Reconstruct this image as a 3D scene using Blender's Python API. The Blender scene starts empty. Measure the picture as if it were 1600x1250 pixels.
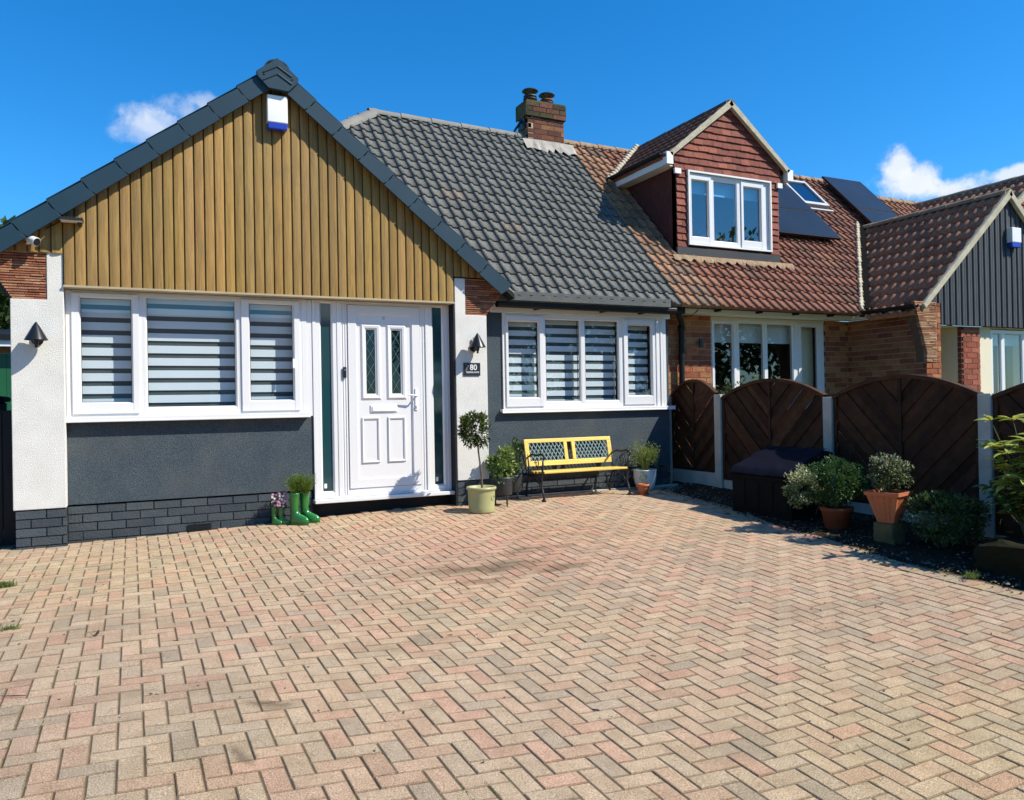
import bpy, bmesh, math, random
from mathutils import Vector, Matrix, noise
random.seed(11)
scene = bpy.context.scene
COL = scene.collection

# ------------------------------------------------------------------ camera (at the origin, eye height)
YAW, PITCH, ROLL, FPX = .45264, .00471, -.01783, 1224.15
cd = bpy.data.cameras.new("camera"); cam = bpy.data.objects.new("camera", cd); COL.objects.link(cam)
fw = Vector((math.sin(YAW)*math.cos(PITCH), math.cos(YAW)*math.cos(PITCH), math.sin(PITCH)))
rt = Vector((math.cos(YAW), -math.sin(YAW), 0)); up = rt.cross(fw)
r2 = rt*math.cos(ROLL)+up*math.sin(ROLL); u2 = -rt*math.sin(ROLL)+up*math.cos(ROLL)
cam.matrix_world = Matrix(((r2.x, u2.x, -fw.x, 0), (r2.y, u2.y, -fw.y, 0), (r2.z, u2.z, -fw.z, 0), (0, 0, 0, 1)))
cd.sensor_width = 36; cd.lens = FPX/1600*36; cd.clip_start = .05; cd.clip_end = 2000
scene.camera = cam
scene.render.resolution_x, scene.render.resolution_y = 1024, 800

# ------------------------------------------------------------------ sky and sun
SUN = Vector((.80, -.67, 1.0)).normalized()
EL = math.asin(SUN.z); AZ = math.atan2(SUN.x, SUN.y)
w = bpy.data.worlds.new("World"); scene.world = w; w.use_nodes = True
nt = w.node_tree; N = nt.nodes; L = nt.links; N.clear()
def wn(t, **k):
    n = N.new(t)
    for a, b in k.items(): setattr(n, a, b)
    return n
out = wn('ShaderNodeOutputWorld'); bg = wn('ShaderNodeBackground'); bg.inputs['Strength'].default_value = .078
sky = wn('ShaderNodeTexSky', sky_type='NISHITA', sun_disc=False)
sky.sun_elevation = EL; sky.sun_rotation = AZ; sky.air_density = 1.0; sky.dust_density = .25; sky.ozone_density = 2.6
hs = wn('ShaderNodeHueSaturation'); hs.inputs['Saturation'].default_value = 1.17; hs.inputs['Value'].default_value = 1.0
tn = wn('ShaderNodeMixRGB', blend_type='MULTIPLY'); tn.inputs['Fac'].default_value = 1; tn.inputs['Color2'].default_value = (.90, 1.36, 1.74, 1)
L.new(sky.outputs[0], tn.inputs['Color1'])
L.new(tn.outputs[0], hs.inputs['Color'])
tc = wn('ShaderNodeTexCoord')
nz = wn('ShaderNodeTexNoise'); nz.inputs['Scale'].default_value = 17; nz.inputs['Detail'].default_value = 9; nz.inputs['Roughness'].default_value = .62
L.new(tc.outputs['Generated'], nz.inputs['Vector'])
def cloud(direction, rx, rz, dens):
    """soft blob of cloud around one direction of the sky, edges broken by noise"""
    d = Vector(direction).normalized()
    a = Vector((d.y, -d.x, 0)).normalized(); b = a.cross(d)
    vs = []
    for ax, r in ((a, rx), (b, rz)):
        n = wn('ShaderNodeVectorMath', operation='DOT_PRODUCT'); L.new(tc.outputs['Generated'], n.inputs[0]); n.inputs[1].default_value = ax
        m = wn('ShaderNodeMath', operation='SUBTRACT'); L.new(n.outputs['Value'], m.inputs[0]); m.inputs[1].default_value = d.dot(ax)
        q = wn('ShaderNodeMath', operation='DIVIDE'); L.new(m.outputs[0], q.inputs[0]); q.inputs[1].default_value = r
        s = wn('ShaderNodeMath', operation='MULTIPLY'); L.new(q.outputs[0], s.inputs[0]); L.new(q.outputs[0], s.inputs[1]); vs.append(s)
    f = wn('ShaderNodeVectorMath', operation='DOT_PRODUCT'); L.new(tc.outputs['Generated'], f.inputs[0]); f.inputs[1].default_value = d
    g = wn('ShaderNodeMath', operation='GREATER_THAN'); L.new(f.outputs['Value'], g.inputs[0]); g.inputs[1].default_value = .5
    ad = wn('ShaderNodeMath', operation='ADD'); L.new(vs[0].outputs[0], ad.inputs[0]); L.new(vs[1].outputs[0], ad.inputs[1])
    sq = wn('ShaderNodeMath', operation='SQRT'); L.new(ad.outputs[0], sq.inputs[0])
    nn = wn('ShaderNodeMath', operation='MULTIPLY_ADD'); L.new(nz.outputs['Fac'], nn.inputs[0]); nn.inputs[1].default_value = 3.2; nn.inputs[2].default_value = -.95
    sb = wn('ShaderNodeMath', operation='SUBTRACT'); L.new(nn.outputs[0], sb.inputs[0]); L.new(sq.outputs[0], sb.inputs[1])
    mr = wn('ShaderNodeMapRange', interpolation_type='SMOOTHSTEP'); L.new(sb.outputs[0], mr.inputs['Value'])
    mr.inputs['From Min'].default_value = -.35; mr.inputs['From Max'].default_value = .45; mr.inputs['To Max'].default_value = dens
    mm = wn('ShaderNodeMath', operation='MULTIPLY'); L.new(mr.outputs[0], mm.inputs[0]); L.new(g.outputs[0], mm.inputs[1])
    return mm.outputs[0]
def pxdir(x, y): return fw*FPX + r2*(x-800) - u2*(y-625)
cur = hs.outputs[0]
for dd, rx, rz, dens in ((pxdir(222, 208), .040, .018, .40), (pxdir(258, 192), .045, .020, .42), (pxdir(290, 174), .042, .018, .40), (pxdir(315, 158), .028, .012, .36), (pxdir(1428, 292), .042, .026, .93), (pxdir(1405, 255), .018, .026, .88), (pxdir(1488, 292), .034, .018, .9),
                         (pxdir(1590, 272), .03, .010, .8), 
                         ((.55, -.8, .13), .12, .05, .9), ((.2, -.9, .12), .1, .04, .9), ((-.6, -.8, .16), .2, .06, .9)):
    mx = wn('ShaderNodeMixRGB'); L.new(cloud(dd, rx, rz, dens), mx.inputs['Fac']); L.new(cur, mx.inputs['Color1']); mx.inputs['Color2'].default_value = (8.2, 8.6, 9.2, 1)
    cur = mx.outputs[0]
L.new(cur, bg.inputs['Color']); L.new(bg.outputs[0], out.inputs[0])
sd = bpy.data.lights.new("sun", 'SUN'); sd.energy = 5.0; sd.angle = math.radians(.53); sd.color = (1, .93, .80)
so = bpy.data.objects.new("sun", sd); COL.objects.link(so); so.rotation_euler = (-SUN).to_track_quat('-Z', 'Y').to_euler(); so.location = SUN*50
vs = scene.view_settings; vs.view_transform = 'Standard'; vs.look = 'None'; vs.exposure = .54; vs.gamma = 1
scene.render.engine = 'CYCLES'; scene.cycles.max_bounces = 6

# ------------------------------------------------------------------ materials
def mat(name, c1, c2=None, ns=4, rough=.6, bump=0, bs=40, attr=False, metal=0, spec=.5, detail=5, stretch=None, speck=0, tint=None, trans=0, coat=0):
    m = bpy.data.materials.new(name); m.use_nodes = True; t = m.node_tree; n = t.nodes; l = t.links
    p = n['Principled BSDF']; p.inputs['Roughness'].default_value = rough; p.inputs['Metallic'].default_value = metal
    p.inputs['Specular IOR Level'].default_value = spec; p.inputs['Coat Weight'].default_value = coat
    co = n.new('ShaderNodeTexCoord'); vec = co.outputs['Object']
    if stretch:
        mp = n.new('ShaderNodeMapping'); mp.inputs['Scale'].default_value = stretch; l.new(vec, mp.inputs['Vector']); vec = mp.outputs[0]
    if c2 is None: c2 = tuple(x*.82 for x in c1)
    no = n.new('ShaderNodeTexNoise'); no.inputs['Scale'].default_value = ns; no.inputs['Detail'].default_value = detail; l.new(vec, no.inputs['Vector'])
    rp = n.new('ShaderNodeValToRGB'); rp.color_ramp.elements[0].position = .32; rp.color_ramp.elements[1].position = .68
    rp.color_ramp.elements[0].color = (*c1, 1); rp.color_ramp.elements[1].color = (*c2, 1); l.new(no.outputs['Fac'], rp.inputs[0])
    c = rp.outputs[0]
    if attr:
        a = n.new('ShaderNodeAttribute'); a.attribute_name = 'Col'
        mx = n.new('ShaderNodeMixRGB'); mx.blend_type = 'MULTIPLY'; mx.inputs[0].default_value = 1; l.new(c, mx.inputs[1]); l.new(a.outputs['Color'], mx.inputs[2]); c = mx.outputs[0]
    if speck:
        s = n.new('ShaderNodeTexNoise'); s.inputs['Scale'].default_value = speck; s.inputs['Detail'].default_value = 3; l.new(co.outputs['Object'], s.inputs['Vector'])
        r = n.new('ShaderNodeValToRGB'); r.color_ramp.elements[0].position = .3; r.color_ramp.elements[1].position = .72; r.color_ramp.elements[0].color = (.45, .44, .42, 1); r.color_ramp.elements[1].color = (1.35, 1.35, 1.35, 1)
        l.new(s.outputs['Fac'], r.inputs[0]); mx = n.new('ShaderNodeMixRGB'); mx.blend_type = 'MULTIPLY'; mx.inputs[0].default_value = 1; l.new(c, mx.inputs[1]); l.new(r.outputs[0], mx.inputs[2]); c = mx.outputs[0]
    if tint:   # large stains: colour, scale, lo, hi, amount
        tc_, sc, lo, hi, am = tint
        s = n.new('ShaderNodeTexNoise'); s.inputs['Scale'].default_value = sc; s.inputs['Detail'].default_value = 6; l.new(co.outputs['Object'], s.inputs['Vector'])
        r = n.new('ShaderNodeMapRange'); r.inputs['From Min'].default_value = lo; r.inputs['From Max'].default_value = hi; r.inputs['To Max'].default_value = am; l.new(s.outputs['Fac'], r.inputs['Value'])
        mx = n.new('ShaderNodeMixRGB'); l.new(r.outputs[0], mx.inputs[0]); l.new(c, mx.inputs[1]); mx.inputs[2].default_value = (*tc_, 1); c = mx.outputs[0]
    l.new(c, p.inputs['Base Color'])
    if bump:
        b = n.new('ShaderNodeTexNoise'); b.inputs['Scale'].default_value = bs; b.inputs['Detail'].default_value = 6; b.inputs['Roughness'].default_value = .65; l.new(vec, b.inputs['Vector'])
        bp = n.new('ShaderNodeBump'); bp.inputs['Strength'].default_value = bump; bp.inputs['Distance'].default_value = .01; l.new(b.outputs['Fac'], bp.inputs['Height']); l.new(bp.outputs[0], p.inputs['Normal'])
    if trans:
        tr = n.new('ShaderNodeBsdfTranslucent'); l.new(c, tr.inputs['Color']); ms = n.new('ShaderNodeMixShader'); ms.inputs[0].default_value = trans
        l.new(p.outputs[0], ms.inputs[1]); l.new(tr.outputs[0], ms.inputs[2]); l.new(ms.outputs[0], n['Material Output'].inputs[0])
    return m
def glassmat(name, ior=1.9, tint=(.95, .98, .97), rough=0, frost=None):
    m = bpy.data.materials.new(name); m.use_nodes = True; t = m.node_tree; n = t.nodes; l = t.links; n.remove(n['Principled BSDF'])
    fr = n.new('ShaderNodeFresnel'); ge = n.new('ShaderNodeNewGeometry'); mr = n.new('ShaderNodeMapRange'); mr.inputs['To Min'].default_value = ior; mr.inputs['To Max'].default_value = 1/ior
    l.new(ge.outputs['Backfacing'], mr.inputs['Value']); l.new(mr.outputs[0], fr.inputs['IOR'])
    g = n.new('ShaderNodeBsdfGlossy'); g.inputs['Roughness'].default_value = rough; g.inputs['Color'].default_value = (1, 1, 1, 1)
    if frost: tr = n.new('ShaderNodeBsdfDiffuse'); tr.inputs['Color'].default_value = (*frost, 1)
    else: tr = n.new('ShaderNodeBsdfTransparent'); tr.inputs['Color'].default_value = (*tint, 1)
    mx = n.new('ShaderNodeMixShader'); l.new(fr.outputs[0], mx.inputs[0]); l.new(tr.outputs[0], mx.inputs[1]); l.new(g.outputs[0], mx.inputs[2]); l.new(mx.outputs[0], n['Material Output'].inputs[0])
    return m
W = (1, 1, 1)
M = dict(
 paver=mat('paver', (1, 1, 1), (.83, .81, .78), 9, .95, 1, 190, True, spec=.12, speck=210, tint=((.27, .215, .15), 1.7, .56, .80, .55)),
 joint=mat('joint_sand', (.17, .125, .075), (.10, .075, .045), 9, .95, .4, 90, spec=.1, tint=((.07, .10, .03), 2.2, .6, .7, .6)),
 soil=mat('soil', (.018, .013, .009), (.04, .03, .02), 14, .95, 1, 60, spec=.1),  # soil colour lowered to deepen the shade over the bed
 ground=mat('ground', (.10, .12, .05), (.14, .14, .07), .6, .95, .3, 8, spec=.1),
 road=mat('road', (.055, .055, .055), (.07, .07, .068), 3, .9, .4, 90, spec=.2),
 path=mat('path', (.22, .2, .17), (.3, .27, .23), 3, .9, .4, 60, spec=.2),
 white_render=mat('white_render', (.70, .69, .65), (.63, .62, .58), 5, .85, .8, 120, spec=.2, tint=((.55, .54, .50), 1.4, .56, .8, .35)),
 grey_render=mat('grey_render', (.052, .074, .094), (.070, .092, .110), 4, .8, 1, 110, spec=.25, speck=150, tint=((.095, .10, .095), 2.2, .5, .75, .5)),
 black_render=mat('black_render', (.012, .014, .018), None, 2, .7, .6, 70, spec=.3),
 dark_brick=mat('dark_painted_brick', (.040, .053, .064), (.056, .068, .078), 6, .7, .8, 60, True, spec=.3),
 dark_joint=mat('dark_painted_joint', (.022, .027, .032), None, 6, .8, .6, 60),
 cream=mat('cream_render', (.72, .66, .50), (.66, .6, .45), 2, .85, .5, 70, spec=.2),
 brick=mat('brick', (1, 1, 1), (.78, .74, .72), 12, .85, .9, 90, True, spec=.2, speck=120),
 mortar=mat('mortar', (.46, .38, .26), (.36, .29, .20), 20, .95, .6, 90, spec=.1),
 corbel=mat('corbel_tile', (1, 1, 1), (.7, .66, .64), 14, .85, .9, 110, True, spec=.2),
 upvc=mat('white_upvc', (.69, .69, .69), (.665, .665, .665), 1.5, .28, .04, 5, spec=.5),
 door=mat('white_door', (.68, .68, .685), (.65, .65, .655), 1.5, .35, .15, 300, spec=.5, stretch=(1, 1, .06)),
 whiteboard=mat('white_board', (.78, .78, .77), (.7, .7, .68), 2, .4, .05, 20),
 planks=mat('stained_cladding', (.325, .198, .058), (.215, .130, .037), 7, .55, .5, 26, True, spec=.35, stretch=(9, 9, .55), tint=((.17, .115, .045), 3.5, .6, .78, .45)),
 greyplanks=mat('grey_cladding', (.068, .074, .080), (.045, .05, .055), 7, .6, .5, 26, True, spec=.3, stretch=(9, 9, .55)),
 groove=mat('groove', (.02, .014, .008), None, 2, .9),
 verge=mat('slate_blue_plastic', (.013, .036, .055), (.017, .043, .064), 3, .45, .12, 120, spec=.3),
 tile=mat('roof_tile', (1, 1, 1), (.84, .84, .83), 5, .75, .7, 70, True, spec=.3, speck=60, tint=((.20, .185, .15), 2.6, .6, .8, .18)),
 ridge=mat('ridge_tile', (.235, .225, .20), (.19, .185, .165), 5, .8, .6, 60, spec=.2, tint=((.30, .24, .16), 2, .55, .7, .5)),
 oldridge=mat('weathered_ridge', (.33, .24, .15), (.24, .16, .10), 9, .9, .8, 50, spec=.2),
 cement=mat('cement', (.50, .46, .34), (.38, .34, .25), 10, .9, .8, 60, spec=.15),
 lead=mat('lead_flashing', (.20, .19, .17), (.36, .33, .28), 6, .6, .6, 30, spec=.4),
 black=mat('black_plastic', (.008, .009, .010), (.012, .013, .014), 6, .5, .05, 40, spec=.25),
 darkgrey=mat('dark_grey_fascia', (.055, .062, .062), (.08, .085, .08), 8, .6, .4, 50, tint=((.14, .15, .11), 5, .58, .75, .5)),
 metal=mat('galvanised', (.42, .43, .44), None, 6, .4, 0, metal=.8),
 iron=mat('black_iron', (.012, .012, .013), (.02, .02, .021), 12, .45, .2, 60),
 lampblack=mat('satin_black', (.012, .013, .016), None, 3, .28, 0),
 yellow=mat('yellow_pine', (.78, .56, .12), (.66, .44, .085), 4, .45, .2, 30, spec=.4, stretch=(.6, 6, 6), tint=((.36, .14, .03), 9, .7, .76, .7)),
 lattice=mat('sage_lattice', (.22, .33, .33), (.18, .28, .28), 5, .6, .2, 40),
 wood_dark=mat('brown_fence_stain', (.048, .021, .010), (.025, .011, .006), 5, .75, .5, 30, True, spec=.2, stretch=(2, 2, 2)),  # brown stain lowered in colour to carry the fence's own shade
 concrete=mat('concrete', (.46, .45, .40), (.36, .35, .31), 7, .9, .6, 80, spec=.15),
 terracotta=mat('terracotta', (.50, .155, .06), (.42, .13, .055), 6, .7, .3, 70, spec=.3),
 oldterra=mat('old_terracotta', (.24, .075, .035), (.18, .06, .03), 6, .8, .4, 60, spec=.2),
 greenpot=mat('olive_glazed_pot', (.36, .36, .17), (.32, .32, .145), 3, .38, .1, 60, spec=.5),
 whitepot=mat('white_pot', (.78, .78, .74), (.72, .72, .68), 3, .4, .05, 60),
 blackpot=mat('black_pot', (.022, .024, .027), (.03, .032, .034), 4, .5, .1, 60),
 boot=mat('green_rubber', (.018, .17, .028), (.014, .14, .022), 5, .22, .05, 40, spec=.6, coat=.3),
 solar=mat('solar_cell', (.010, .016, .026), (.013, .02, .032), 2, .3, 0, spec=.18),
 rock=mat('mossy_rock', (.024, .018, .011), (.014, .017, .008), 8, .95, 1, 14, spec=.05),
 stone=mat('stone_block', (.13, .105, .055), (.075, .075, .035), 9, .95, 1, 40, spec=.1),
 blue=mat('navy_sheet', (.0015, .0022, .012), (.001, .0016, .009), 5, .75, .3, 20, spec=.15),
 box=mat('dark_storage_box', (.006, .007, .007), (.004, .005, .005), 5, .85, .3, 30, spec=.12),  # dark box, colour lowered further to hold the shade it stands in
 leaf=mat('leaf', (1, 1, 1), (.8, .8, .8), 9, .45, 0, attr=True, spec=.45, trans=.3),
 bark=mat('bark', (.16, .12, .08), (.10, .075, .05), 14, .9, .8, 60, spec=.1),
 white=mat('white_plastic', (.84, .84, .84), None, 2, .3, 0),
 bluelens=mat('blue_plastic', (.02, .045, .40), None, 2, .25, 0),
 blind=mat('blind_fabric', (.60, .67, .74), (.57, .64, .71), 3, .8, .1, 200, spec=.2),
 sheer=mat('blind_mesh', (.06, .085, .09), (.045, .065, .07), 3, .8, 0),
 interior=mat('interior_wall', (.20, .19, .17), None, 2, .9, 0),
 darkroom=mat('dark_room', (.03, .032, .035), None, 2, .9, 0),
 redtile=mat('hung_tile', (1, 1, 1), (.82, .78, .76), 8, .75, .6, 90, True, spec=.25, speck=90),
 petal=mat('petal', (1, 1, 1), (.9, .9, .9), 9, .5, 0, attr=True, trans=.2),
 green_door=mat('green_board', (.012, .10, .035), (.01, .08, .03), 3, .4, .1, 20),
 gravel=mat('gravel', (1, 1, 1), (.7, .7, .7), 20, .9, .5, 90, attr=True),
 lettering=mat('white_lettering', (.8, .8, .8), None, 2, .5, 0),
)
M['glass'] = glassmat('window_glass', 1.75)
M['dormer_glass'] = glassmat('sky_reflection_glass', 2.3, (.5, .75, .85))  # blue of the reflected sky put into the dormer glass tint
M['frosted'] = glassmat('frosted_glass', 1.7, rough=.06, frost=(.012, .05, .06))
M['sky_glass'] = glassmat('rooflight_glass', 2.2, (.5, .6, .7))

# ------------------------------------------------------------------ mesh builder
def jit(c, a=.1):
    k = 1+random.uniform(-a, a); return tuple(x*k for x in c)
class MB:
    def __init__(s): s.v = []; s.f = []; s.c = []; s.m = []
    def add(s, vs, fs, col=W, mi=0):
        b = len(s.v); s.v += [tuple(x) for x in vs]
        for f in fs: s.f.append([b+i for i in f]); s.c.append(col); s.m.append(mi)
    def box(s, x0, x1, y0, y1, z0, z1, col=W, mi=0):
        s.add([(x, y, z) for z in (z0, z1) for y in (y0, y1) for x in (x0, x1)], [(0, 2, 3, 1), (4, 5, 7, 6), (0, 1, 5, 4), (1, 3, 7, 5), (3, 2, 6, 7), (2, 0, 4, 6)], col, mi)
    def obox(s, c, a, b, d, col=W, mi=0):
        c = Vector(c); a = Vector(a); b = Vector(b); d = Vector(d)
        s.add([c+a*i+b*j+d*k for k in (-1, 1) for j in (-1, 1) for i in (-1, 1)], [(0, 2, 3, 1), (4, 5, 7, 6), (0, 1, 5, 4), (1, 3, 7, 5), (3, 2, 6, 7), (2, 0, 4, 6)], col, mi)
    def prism(s, pts, ext, col=W, mi=0):
        n = len(pts); e = Vector(ext); p = [Vector(q) for q in pts]
        s.add(p+[q+e for q in p], [list(range(n))[::-1], list(range(n, 2*n))]+[(i, (i+1) % n, n+(i+1) % n, n+i) for i in range(n)], col, mi)
    def tube(s, pts, r, n=8, col=W, mi=0, cap=True):
        pts = [Vector(p) for p in pts]; k = len(pts); rs = r if isinstance(r, (list, tuple)) else [r]*k; vs = []; prev = None
        for i, p in enumerate(pts):
            d = (pts[min(i+1, k-1)]-pts[max(i-1, 0)]).normalized()
            a = d.orthogonal().normalized() if prev is None else (prev-d*prev.dot(d)).normalized()
            prev = a; b = d.cross(a)
            vs += [p+(a*math.cos(t*2*math.pi/n)+b*math.sin(t*2*math.pi/n))*rs[i] for t in range(n)]
        fs = [(i*n+t, i*n+(t+1) % n, (i+1)*n+(t+1) % n, (i+1)*n+t) for i in range(k-1) for t in range(n)]
        if cap: fs += [list(range(n))[::-1], [(k-1)*n+t for t in range(n)]]
        s.add(vs, fs, col, mi)
    def lathe(s, c, prof, n=28, col=W, mi=0, sx=1, sy=1):
        c = Vector(c); k = len(prof)
        vs = [c+Vector((r*sx*math.cos(t*2*math.pi/n), r*sy*math.sin(t*2*math.pi/n), z)) for r, z in prof for t in range(n)]
        s.add(vs, [(i*n+t, i*n+(t+1) % n, (i+1)*n+(t+1) % n, (i+1)*n+t) for i in range(k-1) for t in range(n)], col, mi)
    def build(s, name, mats, parent=None, smooth=False, bevel=0, clips=None, seg=1, solid=0):
        me = bpy.data.meshes.new(name); me.from_pydata(s.v, [], s.f)
        if not isinstance(mats, (list, tuple)): mats = [mats]
        for m in mats: me.materials.append(m)
        ca = me.color_attributes.new('Col', 'FLOAT_COLOR', 'CORNER'); buf = []
        for p, c, mi in zip(me.polygons, s.c, s.m):
            buf += [c[0], c[1], c[2], 1]*p.loop_total; p.material_index = mi; p.use_smooth = smooth
        ca.data.foreach_set('color', buf)
        if clips:
            bm = bmesh.new(); bm.from_mesh(me)
            for co, no in clips:
                bmesh.ops.bisect_plane(bm, geom=bm.verts[:]+bm.edges[:]+bm.faces[:], plane_co=Vector(co), plane_no=Vector(no), clear_outer=True)
            bm.to_mesh(me); bm.free()
        me.update()
        o = bpy.data.objects.new(name, me); COL.objects.link(o)
        if bevel:
            b = o.modifiers.new('bevel', 'BEVEL'); b.width = bevel; b.segments = seg; b.limit_method = 'ANGLE'; b.angle_limit = .7
        if parent: par(o, parent)
        return o
ROOTINV = {}
def world_loc(o):
    p = Vector((0, 0, 0))
    while o is not None:
        if o.type == 'EMPTY': p += o.location
        o = o.parent
    return p
def par(o, parent):
    o.parent = parent; o.matrix_parent_inverse = Matrix.Translation(-world_loc(parent))
    if parent.type != 'EMPTY': o.matrix_parent_inverse = Matrix.Identity(4)
def thing(name, label, cat, loc, group=None):
    o = bpy.data.objects.new(name, None); o.empty_display_size = .2; COL.objects.link(o); o.location = loc
    return tag(o, label, cat, group)
def tag(o, label, cat, group=None):
    o['label'] = label; o['category'] = cat
    if group: o['group'] = group
    return o
def struct(o, kind='structure'): o['kind'] = kind; return o
def lab(o, t): o['label'] = t; return o

def ring(mb, x0, x1, z0, z1, wd, y0, y1, col=W):
    mb.box(x0, x0+wd, y0, y1, z0, z1, col); mb.box(x1-wd, x1, y0, y1, z0, z1, col)
    mb.box(x0+wd, x1-wd, y0+.0015, y1, z0, z0+wd, col); mb.box(x0+wd, x1-wd, y0+.0015, y1, z1-wd, z1, col)
def bead(mb, x0, x1, z0, z1, wd, y0, y1):
    """sloping glazing bead: outer edge at y0 (front), inner edge at y1 (deeper)"""
    o = [(x0, y0, z0), (x1, y0, z0), (x1, y0, z1), (x0, y0, z1)]; i = [(x0+wd, y1, z0+wd), (x1-wd, y1, z0+wd), (x1-wd, y1, z1-wd), (x0+wd, y1, z1-wd)]
    mb.add(o+i, [(k, (k+1) % 4, 4+(k+1) % 4, 4+k) for k in range(4)])

BRICKS = [(.42, .15, .065), (.47, .20, .085), (.36, .115, .055), (.50, .25, .11), (.30, .09, .05), (.45, .20, .09), (.38, .12, .06)]
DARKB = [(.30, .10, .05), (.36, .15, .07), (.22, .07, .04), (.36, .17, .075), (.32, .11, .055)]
def brick_wall(name, parent, o, u, ln, H, n, pal, mats, openings=(), jitter=.0022, z_start=0, half=0, bl=.215, bh=.065, depth=.1, mort=.008, bevel=.0025):
    """real bricks laid in stretcher bond in front of a mortar slab. o origin, u along, n outward"""
    o = Vector(o); u = Vector(u).normalized(); n = Vector(n).normalized(); Z = Vector((0, 0, 1)); mb = MB(); j = .01; k = 0; z = z_start
    while z < H-.012:
        zt = min(z+bh, H); x = -((k+half) % 2)*(bl+j)/2
        while x < ln:
            a, b = max(x, 0), min(x+bl, ln); segs = [(a, b)] if b-a > .012 else []
            for (ox0, ox1, oz0, oz1) in openings:
                if oz0 < (z+zt)/2 < oz1:
                    ns = []
                    for (p, q) in segs:
                        if q <= ox0 or p >= ox1: ns.append((p, q)); continue
                        if p < ox0-.01: ns.append((p, ox0))
                        if q > ox1+.01: ns.append((ox1, q))
                    segs = ns
            for (p, q) in segs:
                d = random.uniform(-jitter, jitter); t = .03
                mb.obox(o+u*(p+q)/2+Z*(z+zt)/2+n*(d-t), u*(q-p)/2, n*t, Z*(zt-z)/2, jit(random.choice(pal), .14), 0)
            x += bl+j
        z = zt+j; k += 1
    # mortar body, cut round the openings
    cells = [(0, ln, 0, H)]
    for (ox0, ox1, oz0, oz1) in openings:
        nc = []
        for (a, b, c, d) in cells:
            if ox1 <= a or ox0 >= b or oz1 <= c or oz0 >= d: nc.append((a, b, c, d)); continue
            if ox0 > a: nc.append((a, ox0, c, d))
            if ox1 < b: nc.append((ox1, b, c, d))
            if oz0 > c: nc.append((max(a, ox0), min(b, ox1), c, oz0))
            if oz1 < d: nc.append((max(a, ox0), min(b, ox1), oz1, d))
        cells = nc
    for (a, b, c, d) in cells:
        mb.obox(o+u*(a+b)/2+Z*(c+d)/2-n*(mort+depth/2), u*(b-a)/2, n*depth/2, Z*(d-c)/2, W, 1)
    return mb.build(name, mats, parent, bevel=0)

def tile_sheet(name, parent, o, u, v, U, V, colf, clips=None, sp=.15, g=.212, roll=.027, mt=None, lift=.030):
    """interlocking roll tiles: real rolls and real stepped courses. o = eave corner, u across, v up the slope"""
    o = Vector(o); u = Vector(u).normalized(); v = Vector(v).normalized(); n = u.cross(v).normalized()
    if n.z < 0: n = -n
    prof = [(0, 0), (.045, .5), (.11, .88), (.21, 1), (.33, .86), (.43, .42), (.52, 0), (.76, -.14)]
    nc = int(U/sp)+1; mb = MB(); K = int(math.ceil(V/g))
    cols = {}
    for k in range(K):
        v0 = k*g-.018; v1 = (k+1)*g+.01; off = 0
        xs = []; hs_ = []
        for c in range(nc):
            for (p, h) in prof: xs.append((c+p)*sp); hs_.append((h*roll, c))
        m = len(xs); base = len(mb.v)
        for row, (vv, hh) in enumerate(((v0, -.012), (v0+.001, lift), (v1, .006))):
            for i in range(m):
                h, c = hs_[i]; jt = noise.noise(Vector((c//2*3.1, k*5.7, 0)))*.004
                hv = h*(1 if row else 0)+hh+(jt if row == 1 else 0)
                mb.v.append(tuple(o+u*xs[i]+v*(vv+(jt*2 if row < 2 else 0))+n*hv))
        for i in range(m-1):
            t = hs_[i][1]//2
            key = (t, k)
            if key not in cols: cols[key] = colf(t*2*sp, k*g)
            for row in (0, 1):
                mb.f.append([base+row*m+i, base+row*m+i+1, base+(row+1)*m+i+1, base+(row+1)*m+i]); mb.c.append(cols[key]); mb.m.append(0)
    ob = mb.build(name, mt or M['tile'], parent, smooth=False, clips=clips)
    me = ob.data
    sm = [abs(p.normal.dot(n)) > .45 for p in me.polygons]; me.polygons.foreach_set('use_smooth', sm)
    return ob
def ridge_run(name, parent, a, b, r, mt, L=.45, sink=.05, n=10, flat=.8):
    a = Vector(a); b = Vector(b); d = (b-a); ln = d.length; d.normalize(); s = Vector((0, 0, 1)).cross(d).normalized(); up_ = d.cross(s)
    mb = MB(); x = 0
    while x < ln:
        e = min(x+L+.03, ln); c = jit(W, .08); vs = []
        for q, rr in ((x, r*1.06), (e, r*.97)):
            for inner in (0, 1):
                for t in range(n+1):
                    an = math.pi*t/n; R = rr-inner*.014
                    vs.append(a+d*q+s*math.cos(an)*R+up_*(math.sin(an)*R*flat-sink))
        m = n+1; fs = [(t, t+1, 2*m+t+1, 2*m+t) for t in range(n)]+[(m+t, 3*m+t, 3*m+t+1, m+t+1) for t in range(n)]
        fs += [(t, m+t, m+t+1, t+1) for t in range(n)]+[(2*m+t, 2*m+t+1, 3*m+t+1, 3*m+t) for t in range(n)]
        mb.add(vs, fs, c); x += L
    return mb.build(name, mt, parent)
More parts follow.
